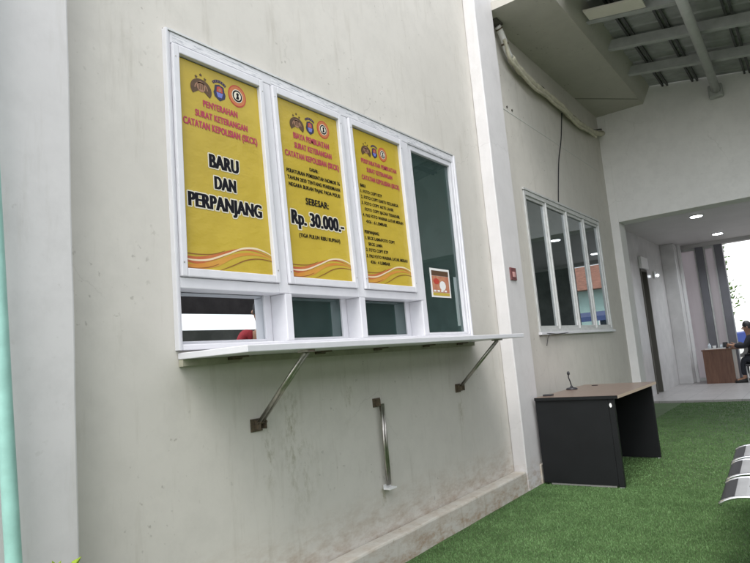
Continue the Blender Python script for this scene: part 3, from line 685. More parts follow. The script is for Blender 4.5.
# ------------------------------------------------------------------ folding ledge with struts
lg = empty('service_ledge', (-1.95, 2.8, 1.18), 'white folding shelf under the banner window on two steel struts', 'ledge')
LX = -1.735
MB().box(W+.002, LX, 1.542, 4.135, 1.197, 1.224).build('shelf_board', M['pvc'], lg, bevel=.003)
b = MB(); b.box(W+.002, W+.03, 1.545, 4.14, 1.168, 1.196); b.build('wall_rail', mat('olive batten', (.36, .35, .27), .7, var=.2, vscale=12), lg)
for y in (1.78, 2.35, 2.86, 3.40, 3.86):
    b = MB(); b.box(W+.031, W+.085, y, y+.075, 1.189, 1.1965); b.tube([(W+.034, y, 1.187), (W+.034, y+.075, 1.187)], .006, 8); b.build('hinge', M['rust'], lg)
for (y, wx, wz) in ((1.94, W, .878), (3.853, W, .878)):
    st = MB().tube([(W+.03, y, wz+.012), (-1.82, y, 1.185)], .0095, 12).tube([(W+.03, y+.022, wz+.012), (-1.82, y+.022, 1.185)], .0075, 12).build('strut', M['steel'], lg, smooth=True)
    b = MB(); b.box(W+.001, W+.006, y-.028, y+.042, wz-.030, wz+.028); b.box(W+.006, W+.045, y-.006, y-.002, wz-.02, wz+.02); b.box(W+.006, W+.045, y+.030, y+.034, wz-.02, wz+.02)
    b.tube([(W+.032, y-.015, wz+.01), (W+.032, y+.045, wz+.01)], .006, 10)
    b.build('wall_bracket', M['rust'], st)
    MB().box(-1.85, -1.79, y-.012, y+.034, 1.186, 1.1965).build('top_plate', M['steel'], st)
# third strut hanging folded down
st = MB().tube([(W+.03, 2.885, .87), (W+.028, 2.892, .41)], .0095, 12).tube([(W+.03, 2.907, .87), (W+.028, 2.914, .41)], .0075, 12).build('hanging_strut', M['steel'], lg, smooth=True)
b = MB(); b.box(W+.001, W+.006, 2.845, 2.915, .855, .905); b.box(W+.006, W+.04, 2.868, 2.872, .86, .90); b.build('wall_bracket', M['rust'], st)
b = MB(); b.box(W+.008, W+.055, 2.872, 2.94, .388, .396); b.box(W+.008, W+.013, 2.872, 2.94, .396, .415); b.build('strut_foot', M['white'], st)

# ------------------------------------------------------------------ second window
w2 = empty('sliding_window', (W, 6.75, 1.245), 'silver framed four pane dark window on the shaded wall above the desk', 'window')
FX2 = -2.150
a0, a1, b0, b1 = 5.525, 7.965, 1.25, 2.64
b = MB(); fr(b, a0, a1, b0, b1, W-.1, FX2, .035, .045, .03)
for y in (6.10, 6.725, 7.335): b.box(W-.1, FX2-.001, y-.012, y+.012, b0+.03, b1-.045)
b.build('frame', M['alu'], w2, bevel=.003)
MB().box(W, FX2+.02, a0-.02, a1+.04, b0-.028, b0-.001).build('sill', M['pvc'], w2, bevel=.003)
MB().box(W, FX2+.008, a0-.01, a1+.01, b1+.001, b1+.022).build('head_strip', M['alu'], w2)
ed = [a0+.036, 6.087, 6.113, 6.712, 6.738, 7.322, 7.348, a1-.036]
for k in range(4):
    p, q = ed[2*k], ed[2*k+1]
    f = fr(MB(), p, q, b0+.031, b1-.046, -2.195, -2.165, .030, .030, .030).build('sash', M['alu'], w2, bevel=.002)
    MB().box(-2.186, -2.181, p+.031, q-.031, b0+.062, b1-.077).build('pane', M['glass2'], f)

# offices behind the panes
def room(y0, y1, nm, lab):
    t = empty(nm, (-3.6, (y0+y1)/2, 0), lab, 'room')
    MB().box(-5.2, -5.1, y0, y1, 0, 3.0).build('rear_wall', M['room'], t)
    MB().box(-5.1, -2.33, y0-.1, y0, 0, 3.0).build('side_wall', M['room'], t)
    MB().box(-5.1, -2.33, y1, y1+.1, 0, 3.0).build('side_wall', M['room'], t)
    MB().box(-5.2, -2.33, y0-.1, y1+.1, -.05, .02).build('room_floor', M['roomfloor'], t)
    MB().box(-5.2, -2.33, y0-.1, y1+.1, 3.0, 3.1).build('room_ceiling', M['room'], t)
room(1.2, 5.0, 'office_room', 'dim green office seen through the banner window panes')
room(5.2, 8.4, 'rear_office_room', 'dark office seen through the sliding window panes')
o = MB().box(-3.1, -2.9, 1.7, 2.4, 0.0, 1.75).build('filing_cabinet', M['roomdark'], bevel=.01); tag(o, 'dark cabinet inside the office behind the leftmost lower pane', 'cabinet')
cp = empty('office_chair', (-3.3, 3.55, 0), 'faint dark high backed chair seen through the third lower pane', 'chair')
MB().box(-3.36, -3.31, 3.35, 3.80, .75, 1.38).build('backrest', M['roomdark'], cp, bevel=.02)
MB().box(-3.75, -3.3, 3.33, 3.82, .46, .54).build('seat', M['roomdark'], cp, bevel=.02)
MB().tube([(-3.5, 3.57, .05), (-3.5, 3.57, .46)], .03).build('post', M['roomdark'], cp)
b = MB()
for k in range(5): b.tube([(-3.5, 3.57, .09), (-3.5+.28*math.cos(k*1.257), 3.57+.28*math.sin(k*1.257), .05)], .018)
b.build('star_base', M['roomdark'], cp)

# ------------------------------------------------------------------ small fixtures on the wall
t = empty('switch_plate', (PX, 4.79, 1.69), 'small maroon plate with a pink button on the pilaster', 'switch')
MB().box(PX+.001, PX+.013, 4.735, 4.848, 1.690, 1.797).build('plate', M['plate'], t, bevel=.003)
MB().box(PX+.013, PX+.018, 4.765, 4.815, 1.715, 1.760).build('button', M['plate_knob'], t, bevel=.002)
t = empty('insulated_pipe', (-2.08, 6.8, 3.85), 'sagging cream insulated pipe running under the soffit to the end wall', 'pipe')
path = spline([(-2.13, 5.20, 4.24), (-2.11, 5.27, 4.20), (-2.10, 5.335, 4.11), (-2.10, 5.42, 3.985), (-2.10, 5.685, 3.900), (-2.10, 6.072, 3.868), (-2.11, 6.45, 3.885), (-2.10, 6.84, 3.872), (-2.11, 7.3, 3.845), (-2.11, 7.742, 3.855), (-2.11, 8.25, 3.905), (-2.10, 8.58, 3.985)], 8)
MB().tube(path[26:], [.036+.004*math.sin(i*1.3) for i in range(len(path)-26)], 16).build('insulation', M['cream_pipe'], t, smooth=True)
MB().tube(path[7:27], .030, 16).build('white_elbow', M['white_pipe'], t, smooth=True)
p2 = [p + Vector((.02, -.01, -.058+.012*math.sin(i*.45))) for i, p in enumerate(path[14:80])]
MB().tube(p2, .017, 10).build('drain_hose', M['cream_pipe'], t, smooth=True)
p3 = [p + Vector((-.015, .01, .055+.012*math.sin(i*.31))) for i, p in enumerate(path[20:])]
MB().tube(p3, .011, 8).build('black_cable', M['black'], t, smooth=True)
for i in (9, 19): MB().tube([path[i], path[i+1]], .036, 16).build('clamp', M['rust'], t)
o = MB().box(-2.15, -2.07, 5.16, 5.30, 4.222, 4.2395).build('pipe_hole', M['joint']); tag(o, 'dark hole in the soffit where the pipe enters', 'hole')
b = MB().tube(spline([(W+.006, 7.05, 3.86), (W+.006, 6.90, 3.5), (W+.006, 6.72, 3.2), (W+.006, 6.60, 2.9), (W+.006, 6.52, 2.67)], 6), .006, 8)
tag(b.build('black_cable', M['black']), 'thin black cable dropping from the pipe to the dark window', 'cable')
b = MB().tube(spline([(W+.02, 5.50, 1.215), (W+.03, 5.62, 1.235), (W+.04, 5.9, 1.225), (W+.03, 6.25, 1.235)], 6), .004, 8).tube(spline([(W+.03, 5.74, 1.235), (W+.03, 5.66, 1.20), (W+.03, 5.60, 1.12)], 6), .004, 8)
tag(b.build('loose_wire', M['black']), 'short loose black wire on the sill of the dark window', 'cable')
o = MB().box(W+.0005, W+.003, 5.03, 8.59, 3.395, 3.407).build('plaster_seam', M['seam']); tag(o, 'faint pale horizontal seam high on the shaded wall', 'seam')
for y, q in ((5.38, 'nearer the pilaster'), (5.50, 'farther from the pilaster')): tag(MB().tube([(W, y, 3.44), (W+.008, y, 3.44)], .012).build('wall_plug', M['joint']), 'small dark plug in the shaded wall beneath the pipe, %s' % q, 'wall plug', 'wall plugs')
# teal downpipe, leaning
t = empty('teal_downpipe', (-2.02, .85, 0), 'leaning teal painted pipe at the left edge in front of the pilaster', 'pipe')
MB().tube([(-1.985, .860, 0.0), (-1.99, .832, .62), (-1.992, .812, 1.05), (-1.995, .79, 1.6), (-1.998, .76, 2.3), (-2.0, .72, 4.6)], .0225, 20).build('pipe_run', M['teal_pipe'], t, smooth=True)
MB().tube([(-1.987, .858, .02), (-1.987, .856, .12)], .029, 20).build('pipe_socket', M['teal_pipe'], t, smooth=True)
for z, y in ((.35, .845), (2.6, .75)):
    MB().box(-2.049, -2.012, y-.05, y+.05, z-.015, z+.015).build('pipe_clip', M['galv'], t)

# ------------------------------------------------------------------ desk
dk = empty('office_desk', (-1.7, 5.5, 0), 'black sided office desk with brown top against the wall', 'desk')
DX0, DX1, DY0, DY1, DZ = -2.02, -1.385, 4.885, 6.165, .70
def deskwood():
    m = bpy.data.materials.new('brown desk top'); m.use_nodes = True; t = m.node_tree; b = t.nodes['Principled BSDF']
    g = t.nodes.new('ShaderNodeNewGeometry').outputs['Position']
    t.links.new(ramp(t, noise(t, mapping(t, g, (14, 1.2, 3)), 4, 6, .7), .3, (.13, .09, .07), .7, (.20, .145, .12)), b.inputs['Base Color']); b.inputs['Roughness'].default_value = .28; return m
M['desktop'] = deskwood()
def redwood():
    m = bpy.data.materials.new('reddish counter wood'); m.use_nodes = True; t = m.node_tree; b = t.nodes['Principled BSDF']
    g = t.nodes.new('ShaderNodeNewGeometry').outputs['Position']
    t.links.new(ramp(t, noise(t, mapping(t, g, (9, 9, .8)), 3, 6, .7), .3, (.10, .045, .028), .7, (.20, .10, .062)), b.inputs['Base Color']); b.inputs['Roughness'].default_value = .4; return m
M['counter'] = redwood()
top = MB().box(DX0, DX1+.035, DY0-.012, DY1+.02, DZ-.026, DZ).build('desk_top', M['desktop'], dk, bevel=.003)
MB().box(DX1+.0355, DX1+.038, DY0-.012, DY1+.02, DZ-.024, DZ-.002).build('edge_band', M['desk_edge'], top)
MB().box(DX0, DX1+.035, DY0-.0155, DY0-.0125, DZ-.025, DZ-.001).build('edge_band', M['desk'], top)
MB().box(DX0, DX1-.045, DY0, DY0+.028, .018, DZ-.027).build('end_panel', M['desk'], dk, bevel=.002)
MB().box(DX1-.043, DX1, DY0-.004, DY0+.032, .010, DZ-.027).build('front_stile', M['desk'], dk, bevel=.002)
MB().box(DX0, DX1, DY1-.03, DY1, .012, DZ-.027).build('end_panel', M['desk'], dk, bevel=.002)
MB().box(DX0+.03, DX0+.048, DY0+.028, DY1-.03, .20, DZ-.027).build('modesty_panel', M['desk'], dk)
MB().box(DX0+.06, DX1-.06, DY0+.004, DY0+.02, .003, .017).build('foot_strip', M['deskline'], dk)
MB().box(DX1-.04, DX1-.01, DY0+.004, DY0+.02, 0, .010).build('foot', M['white'], dk)
MB().box(DX1-.03, DX1-.01, DY1-.02, DY1-.005, 0, .012).build('foot', M['white'], dk)
b = MB(); ye = DY0-.0045
n_ = len(b.v); b.v += [(DX1-.028+.010*math.cos(k*math.pi/8), ye, .625+.017*math.sin(k*math.pi/8)) for k in range(16)]; b.f.append(tuple(range(16)))
b.build('oval_sticker', M['white'], dk)
MB().lathe((-1.86, 6.00, DZ), [(.03, .0005), (.03, .004), (.02, .005)], 18).build('cable_grommet', M['desk'], dk)
# desk microphone
t = empty('desk_microphone', (-1.955, 5.55, DZ), 'small black gooseneck microphone standing on the brown desk top', 'microphone')
MB().lathe((-1.955, 5.62, DZ), [(.050, 0), (.052, .008), (.044, .016), (.014, .022), (.010, .034)], 24).build('base', M['darkseat'], t, smooth=True)
MB().tube(spline([(-1.955, 5.62, .73), (-1.958, 5.612, .77), (-1.965, 5.60, .81), (-1.962, 5.595, .835)], 6), .0055, 10).build('gooseneck', M['darkseat'], t, smooth=True)
MB().tube([(-1.962, 5.595, .833), (-1.961, 5.594, .842), (-1.960, 5.592, .86), (-1.959, 5.59, .868)], [.006, .013, .013, .006], 12).build('microphone_head', M['darkseat'], t, smooth=True)
o = MB().box(-1.995, -1.92, 5.00, 5.06, DZ+.0005, DZ+.014).build('small_box', M['darkseat'], bevel=.003); tag(o, 'flat black little box on the near left desk corner', 'box')

# ------------------------------------------------------------------ waiting bench
bn = empty('waiting_bench', (-.15, 3.5, 0), 'polished steel waiting bench with joined seats at the right edge', 'bench')
def arc(cx, cz, r, a0, a1, n): return [(cx+r*math.cos(R(a0+(a1-a0)*k/n)), cz+r*math.sin(R(a0+(a1-a0)*k/n))) for k in range(n+1)]
line = [(-.478, .388), (-.470, .399), (-.455, .408), (-.43, .417), (-.405, .4225), (-.375, .425), (-.33, .424), (-.25, .418), (-.17, .412), (-.09, .408)]
def shell(line, th=.006):
    inner = []
    for i, (a, c) in enumerate(line):
        p = line[max(i-1, 0)]; q = line[min(i+1, len(line)-1)]; d = math.hypot(q[0]-p[0], q[1]-p[1]); nx, nz = (q[1]-p[1])/d, -(q[0]-p[0])/d
        inner.append((a+nx*th, c+nz*th))
    return line+inner[::-1]
back = arc(.0, .50, .09, 180+60, 180+100, 4)
for i, y in enumerate((3.03, 3.50, 3.97)):
    y2 = y+.412
    st = MB().extr_y(shell(line), y+.012, y2-.012).build('seat', M['seat'], bn, smooth=False)
    # dark perforations in the waterfall edge and the sheet
    MB().extr_y(shell([(a-.001, c+.002) for k, (a, c) in enumerate(line[0:4]+[(-.418, .4205)])], .002), y+.03, y2-.03).build('front_pad', M['darkseat'], st)
    for yy in (y+.006, y2-.006):
        MB().tube([(a, yy, c-.002) for a, c in line], .0075, 10).build('edge_tube', M['chrome'], st, smooth=True)
    MB().lathe((-.345, y+.20, .4245), [(.022, -.006), (.022, .003)], 16).build('seat_bolt', M['darkseat'], st)
    bl = [(-.06, .47), (-.03, .55), (-.005, .65), (.03, .76), (.055, .83)]
    bk = MB().extr_y(shell(bl), y+.012, y2-.012).build('backrest', M['seat'], bn)
    for yy in (y+.006, y2-.006): MB().tube([(a, yy, c) for a, c in bl], .0075, 10).build('edge_tube', M['chrome'], bk, smooth=True)
MB().box(-.16, -.10, 3.05, 4.38, .345, .400).build('crossbeam', M['galv'], bn)
for y in (3.48, 3.95):
    MB().tube([(-.13, y, .37), (-.02, y, .47), (.03, y, .72)], .012, 10).build('back_bracket', M['galv'], bn)
bn.rotation_euler.z = R(3.2); bn.location.x -= .022
for y in (3.2, 4.2):
    b = MB(); b.tube([(-.13, y, .35), (-.10, y, .06)], .02, 12); b.tube([(-.17, y, .02), (-.10, y, .06), (.05, y, .06), (.12, y, .015)], .016, 12); b.build('leg', M['chrome'], bn, smooth=True)

# ------------------------------------------------------------------ counter desk at the far end, things on it
cx0, cx1, cy0, cy1, cz = -2.14, -1.60, 14.35, 15.0, .735
t = empty('wooden_counter', (-1.85, 14.7, .035), 'reddish brown wooden counter at the far end of the corridor', 'counter')
MB().box(cx0, cx1, cy0, cy0+.03, .036, cz-.025).build('front_panel', M['counter'], t)
MB().box(cx0, cx0+.03, cy0+.03, cy1, .036, cz-.025).build('side_panel', M['counter'], t)
MB().box(cx1-.03, cx1, cy0+.03, cy1, .036, cz-.025).build('side_panel', M['counter'], t)
MB().box(cx0-.02, cx1+.22, cy0-.02, cy1, cz-.024, cz).build('counter_top', M['counter'], t, bevel=.004)
items = [('water_bottle', -2.02, .032, .13, 'bottle', 'clear bottle at the left end of the far counter'), ('drinking_cup', -1.93, .038, .075, 'white', 'short white cup beside the clear bottle on the far counter'),
         ('water_bottle', -1.80, .03, .10, 'bottle', 'low clear bottle in the middle of the far counter'), ('tin_can', -1.72, .05, .13, 'darkseat', 'dark round tin near the right end of the far counter')]
for nm, x, r_, h, mm_, lab in items:
    b = MB()
    if nm == 'water_bottle': b.lathe((x, 14.55, cz), [(r_, 0), (r_, h*.65), (r_*.45, h*.82), (r_*.4, h)], 16)
    elif nm == 'drinking_cup': b.lathe((x, 14.55, cz), [(r_*.75, 0), (r_, h), (r_*.9, h), (r_*.7, .01)], 16)
    else: b.lathe((x, 14.55, cz), [(r_, 0), (r_, h*.9), (r_*.92, h*.92), (r_*.92, h)], 16)
    tag(b.build(nm, M[mm_], smooth=False), lab, nm.split('_')[-1])
tag(MB().box(-2.1, -1.72, 14.42, 14.50, cz+.0005, cz+.022).build('paper_stack', M['paper']), 'low stack of white papers along the front of the far counter', 'papers')

# ------------------------------------------------------------------ people
def person(name, J, clothes, label, cat='person', sc=1.0, legs=True):
    """J: joint positions in world space; one continuous skinned body, clothing and hair as children"""
    root = empty(name, (J['pelvis'][0], J['pelvis'][1], J['floor']), label, cat)
    def skin(nm, verts, edges, rad, mt, sub=2, par=root):
        me = bpy.data.meshes.new(nm); me.from_pydata([tuple(v) for v in verts], edges, []); ob = bpy.data.objects.new('tmp', me); scene.collection.objects.link(ob)
        ob.modifiers.new('s', 'SKIN'); ob.modifiers.new('u', 'SUBSURF').levels = sub; ob.modifiers['u'].render_levels = sub
        for i, r_ in enumerate(rad):
            sv_ = me.skin_vertices[0].data[i]; sv_.radius = (r_ if isinstance(r_, tuple) else (r_, r_)); sv_.use_root = (i == 0)
        dg = bpy.context.evaluated_depsgraph_get(); m2 = bpy.data.meshes.new_from_object(ob.evaluated_get(dg)); bpy.data.objects.remove(ob)
        return link(nm, m2, mt, par, smooth=True)
    V, E, Rr, idx = [], [], [], {}
    def add(k, p, r_, frm=None):
        idx[k] = len(V); V.append(Vector(p)); Rr.append(r_)
        if frm is not None: E.append((idx[frm], idx[k]))
    P = {k: Vector(v) for k, v in J.items() if k != 'floor'}
    add('pelvis', P['pelvis'], (.15*sc, .11*sc)); add('waist', P['pelvis'].lerp(P['chest'], .5), (.125*sc, .095*sc), 'pelvis'); add('chest', P['chest'], (.15*sc, .11*sc), 'waist')
    add('neck', P['neck'], .055*sc, 'chest'); add('head1', P['neck'].lerp(P['head'], .6), (.068*sc, .078*sc), 'neck'); add('head', P['head'], (.078*sc, .09*sc), 'head1'); add('crown', P['head']+(P['head']-P['neck']).normalized()*.07*sc, .06*sc, 'head')
    fd = Vector(J['face']) if 'face' in J else Vector((0, -1, 0)); fd.normalize()
    for s_ in ('l', 'r'):
        add('sh'+s_, P['sh'+s_], .062*sc, 'chest'); add('el'+s_, P['el'+s_], .042*sc, 'sh'+s_); add('wr'+s_, P['wr'+s_], .028*sc, 'el'+s_)
        hd = (P['wr'+s_]-P['el'+s_]).normalized(); palm = P['wr'+s_]+hd*.055*sc; add('pm'+s_, palm, (.040*sc, .016*sc), 'wr'+s_)
        side = hd.cross(fd).normalized() if hd.cross(fd).length > .1 else Vector((1, 0, 0)); dn = Vector((0, 0, -1))
        for q, (off, ln) in enumerate(((-.03, .062), (-.010, .074), (.010, .070), (.028, .054))):
            p1 = palm+side*off*sc+hd*(.03+ln*.4)*sc; p2_ = p1+(hd*.7+dn*.5)*ln*.55*sc
            add('f%s%d' % (s_, q), p1, .0095*sc, 'pm'+s_); add('g%s%d' % (s_, q), p2_, .008*sc, 'f%s%d' % (s_, q))
        th_ = P['wr'+s_]+hd*.03*sc-side*.045*sc; add('t'+s_, th_, .012*sc, 'wr'+s_); add('u'+s_, th_+(hd*.9-side*.35)*.04*sc, .010*sc, 't'+s_)
        add('hp'+s_, P['hp'+s_], .088*sc, 'pelvis'); add('kn'+s_, P['kn'+s_], .056*sc, 'hp'+s_); add('an'+s_, P['an'+s_], .038*sc, 'kn'+s_); add('to'+s_, P['an'+s_]+fd*.15*sc+Vector((0, 0, -.045*sc)), (.035*sc, .025*sc), 'an'+s_)
    body = skin('body', V, E, Rr, M['skin'])
    # face
    c = P['head']; sd_ = fd.cross(Vector((0, 0, 1))).normalized()
    MB().tube([c+fd*.070*sc+Vector((0, 0, .012*sc)), c+fd*.098*sc-Vector((0, 0, .022*sc)), c+fd*.078*sc-Vector((0, 0, .026*sc))], [.008*sc, .013*sc, .010*sc], 8).build('nose', M['skin'], body, smooth=True)
    for s_ in (-1, 1):
        MB().lathe(c+fd*.079*sc+sd_*s_*.030*sc+Vector((0, 0, .012*sc)), [(.002, -.006*sc), (.011*sc, 0), (.002, .006*sc)], 8).build('eye', M['paper'], body, smooth=True)
        MB().tube([c+sd_*s_*.078*sc+Vector((0, 0, .02*sc)), c+sd_*s_*.086*sc, c+sd_*s_*.078*sc-Vector((0, 0, .025*sc))], [.010*sc, .014*sc, .008*sc], 8).build('ear', M['skin'], body, smooth=True)
    MB().tube([c+fd*.076*sc-sd_*.022*sc-Vector((0, 0, .045*sc)), c+fd*.084*sc-Vector((0, 0, .047*sc)), c+fd*.076*sc+sd_*.022*sc-Vector((0, 0, .045*sc))], .006*sc, 6).build('mouth', M['plate_knob'], body)
    upv = Vector((0, 0, 1)); hb = MB(); n_ = 18; hc = c-fd*.018*sc+upv*.012*sc
    for i_ in range(8):
        th_ = math.pi*.5*i_/7
        for k_ in range(n_):
            an_ = 2*math.pi*k_/n_; cf = math.cos(an_); low = -.055*(1-cf)*.5*math.cos(th_)+.02*max(0, cf)*math.cos(th_)
            rr_ = math.cos(th_)**.8 if i_ < 7 else .05
            hb.v.append(tuple(hc+fd*(.098*rr_*cf*sc)+sd_*(.088*rr_*math.sin(an_)*sc)+upv*((.125*math.sin(th_)+low)*sc)))
    for i_ in range(7):
        for k_ in range(n_): k2_ = (k_+1) % n_; hb.f.append((i_*n_+k_, i_*n_+k2_, (i_+1)*n_+k2_, (i_+1)*n_+k_))
    hb.f.append(tuple(7*n_+k_ for k_ in range(n_))); hb.build('hair', M['hair'], body, smooth=True)
    g = [P['pelvis']+Vector((0, 0, .02)), P['pelvis'].lerp(P['chest'], .5), P['chest'], P['chest'].lerp(P['neck'], .75), P['shl'], P['ell'].lerp(P['wrl'], clothes[2]), P['shr'], P['elr'].lerp(P['wrr'], clothes[2]), P['ell'], P['elr']]
    skin('shirt', g, [(0, 1), (1, 2), (2, 3), (2, 4), (4, 8), (8, 5), (2, 6), (6, 9), (9, 7)], [(.165*sc, .125*sc), (.145*sc, .115*sc), (.168*sc, .128*sc), .072*sc, .078*sc, .046*sc, .078*sc, .046*sc, .056*sc, .056*sc], M[clothes[0]])
    g = [P['pelvis'], P['hpl'], P['knl'], P['anl'].lerp(P['knl'], .12), P['hpr'], P['knr'], P['anr'].lerp(P['knr'], .12)]
    skin('trousers', g, [(0, 1), (1, 2), (2, 3), (0, 4), (4, 5), (5, 6)], [(.162*sc, .125*sc), .102*sc, .072*sc, .056*sc, .102*sc, .072*sc, .056*sc], M[clothes[1]])
    for s_ in ('l', 'r'):
        a = P['an'+s_]; MB().tube([a-fd*.05*sc-upv*.055*sc, a-upv*.045*sc, a+fd*.10*sc-upv*.055*sc, a+fd*.18*sc-upv*.065*sc], [.036*sc, .048*sc, .044*sc, .026*sc], 12).build('shoe', M['black'], root, smooth=True)
    return root
# seated behind the far counter, facing left
x, y = -1.20, 14.45; f0 = .035
person('person', dict(floor=f0, pelvis=(x, y, .50), chest=(x-.03, y, .84), neck=(x-.05, y, 1.00), head=(x-.08, y, 1.13), face=(-1, -.1, 0),
       shl=(x-.04, y-.18, .92), shr=(x-.04, y+.18, .92), ell=(x-.14, y-.23, .76), elr=(x-.14, y+.23, .76), wrl=(x-.36, y-.12, .79), wrr=(x-.36, y+.12, .79),
       hpl=(x-.02, y-.10, .48), hpr=(x-.02, y+.10, .48), knl=(x-.22, y-.13, .50), knr=(x-.22, y+.13, .50), anl=(x-.24, y-.13, f0+.085), anr=(x-.24, y+.13, f0+.085)),
       ('darkcloth', 'trouser', .9), 'black haired person in dark clothes seated at the far counter, at the right edge')
t = empty('office_chair', (-1.15, 14.45, .035), 'dark chair under the person at the far counter', 'chair')
MB().box(-1.40, -.98, 14.25, 14.65, .36, .40).build('seat', M['darkseat'], t, bevel=.01)
MB().box(-.99, -.95, 14.25, 14.65, .50, .92).build('backrest', M['darkseat'], t, bevel=.01)
for a_, b_ in ((-1.38, 14.27), (-1.38, 14.62), (-1.0, 14.27), (-1.0, 14.62)):
    MB().tube([(a_, b_, .036), (a_, b_, .36)], .012, 8).build('leg', M['galv'], t)
for b_ in (14.27, 14.62): MB().tube([(-.99, b_, .40), (-.97, b_, .55)], .012, 8).build('back_post', M['galv'], t)
# standing visitor in red, seen mirrored in the lowest left pane
x, y = .36, 4.56
person('person', dict(floor=0, pelvis=(x, y, 1.00), chest=(x, y, 1.38), neck=(x, y, 1.605), head=(x+.01, y, 1.745), face=(1, .5, 0),
       shl=(x-.10, y+.18, 1.52), shr=(x+.10, y-.18, 1.52), ell=(x-.12, y+.25, 1.22), elr=(x+.14, y-.25, 1.22), wrl=(x-.02, y+.27, .97), wrr=(x+.20, y-.22, .96),
       hpl=(x-.045, y+.09, .97), hpr=(x+.045, y-.09, .97), knl=(x-.03, y+.10, .53), knr=(x+.06, y-.10, .53), anl=(x-.04, y+.11, .09), anr=(x+.05, y-.11, .09)),
       ('redcloth', 'trouser', .0), 'person in red shirt mirrored at the right of the leftmost lower pane', sc=1.08)

# ------------------------------------------------------------------ plant at the lower left
t = empty('potted_plant', (-1.86, .84, 0), 'yellow green leafy plant whose tips show at the bottom left', 'plant')
MB().lathe((-1.86, .84, 0), [(.10, 0), (.135, .22), (.145, .22), (.145, .25), (.12, .25), (.118, .235)], 24).build('pot', M['terracotta'], t)
MB().lathe((-1.86, .84, .22), [(.117, 0), (.116, .012)], 20).build('soil', M['soil'], t)
b = MB(); lf = MB()
for k in range(16):
    an = k*2.4; r_ = .02+.006*k; h = random.uniform(.30, .40)
    p = Vector((-1.86+.03*math.cos(an), .84+.03*math.sin(an), .23)); q = Vector((-1.86+min(r_, .085)*math.cos(an), .84+min(r_, .085)*math.sin(an), .23+h*.9))
    b.tube([p, p.lerp(q, .5)+Vector((0, 0, .02)), q], [.004, .003, .002], 6)
    for j in range(9):
        c = p.lerp(q, .25+.083*j)+Vector((0, 0, .012)); a2 = an+j*2.2; L_ = random.uniform(.035, .055)
        d = Vector((math.cos(a2), math.sin(a2), random.uniform(.1, .9))).normalized(); sdv = d.cross(Vector((0, 0, 1))).normalized()*.011; nv = Vector((0, 0, .004))
        n_ = len(lf.v); lf.v += [tuple(c), tuple(c+d*L_*.5+sdv+nv), tuple(c+d*L_), tuple(c+d*L_*.5-sdv+nv), tuple(c+d*L_*.5-nv)]; lf.f += [(n_, n_+1, n_+4), (n_+1, n_+2, n_+4), (n_+2, n_+3, n_+4), (n_+3, n_, n_+4)]
# the two tips that reach the picture
for (c, d) in (((-1.88, .880, .585), (.1, .5, .7)), ((-1.875, .905, .585), (.0, -.3, .8)), ((-1.88, .93, .590), (0, .5, .35)), ((-1.87, .92, .575), (.3, -.2, .5))):
    c = Vector(c); d = Vector(d).normalized(); sdv = d.cross(Vector((1, 0, 0))).normalized()*.012; n_ = len(lf.v); L_ = .055
    lf.v += [tuple(c), tuple(c+d*L_*.5+sdv), tuple(c+d*L_), tuple(c+d*L_*.5-sdv), tuple(c+d*L_*.5+Vector((.005, 0, 0)))]; lf.f += [(n_, n_+1, n_+4), (n_+1, n_+2, n_+4), (n_+2, n_+3, n_+4), (n_+3, n_, n_+4)]
    b.tube([(-1.862, .86, .24), (-1.87, .88, .45), tuple(c)], [.004, .003, .002], 6)
b.build('stems', M['tree_leaf'], t); lf.build('leaves', M['leaf'], t, flat=True)

# ------------------------------------------------------------------ yard opposite (mirrored in the panes)
tag(MB().box(4.2, 4.4, -8, 16, -.06, 1.89).build('boundary_wall', M['boundary']), 'grey weathered boundary wall across the yard, mirrored in the lower pane', 'wall')
t = empty('yard_shed', (6.5, 4, 0), 'long dark open shed across the yard, mirrored in the lower left pane', 'shed')
MB().box(5.2, 5.9, -6, 14, 2.50, 2.62).build('shed_roof', M['darkfascia'], t)
MB().box(5.2, 5.26, -6, 14, 2.30, 2.50).build('roof_fascia', M['darkfascia'], t)
for y in (-4.0, 2.0, 11.9): MB().box(5.26, 5.36, y, y+.1, -.06, 2.50).build('post', M['galv'], t)
MB().box(5.27, 5.33, -6, 14, 2.62, 3.4).build('upper_boarding', M['darkfascia'], t)
tag(MB().box(3.3, 3.45, 7.55, 8.9, 0, 4.5).build('side_wall', M['boundary']), 'grey side wall at the open edge of the canopy', 'wall')

# ------------------------------------------------------------------ outside beyond the corridor
h = empty('teal_house', (5, 34, 0), 'teal house with orange tiled roof beyond the corridor, mirrored in the dark window', 'house')
MB().box(1.5, 12, 34, 40, -.06, 3.95).build('wall', M['tealhouse'], h)
b = MB(); b.extr_y([(0, 0)], 0, 0) if False else None
b.quadbox([(.8, 33.2, 3.9), (12.7, 33.2, 3.9), (12.7, 40.8, 3.9), (.8, 40.8, 3.9), (3, 36.9, 5.6), (10.5, 36.9, 5.6), (10.5, 37.1, 5.6), (3, 37.1, 5.6)])
b.build('roof', M['rooftile'], h)
for x in (2.4, 4.4, 6.6, 8.8):
    f = fr(MB(), x, x+1.1, 1.1, 2.4, 33.9, 33.9, .08) if False else MB().box(x, x+1.1, 33.93, 33.995, 1.1, 2.4).build('window_frame', M['white'], h)
    MB().box(x+.08, x+1.02, 33.90, 33.925, 1.18, 2.32).build('pane', M['glass2'], f)
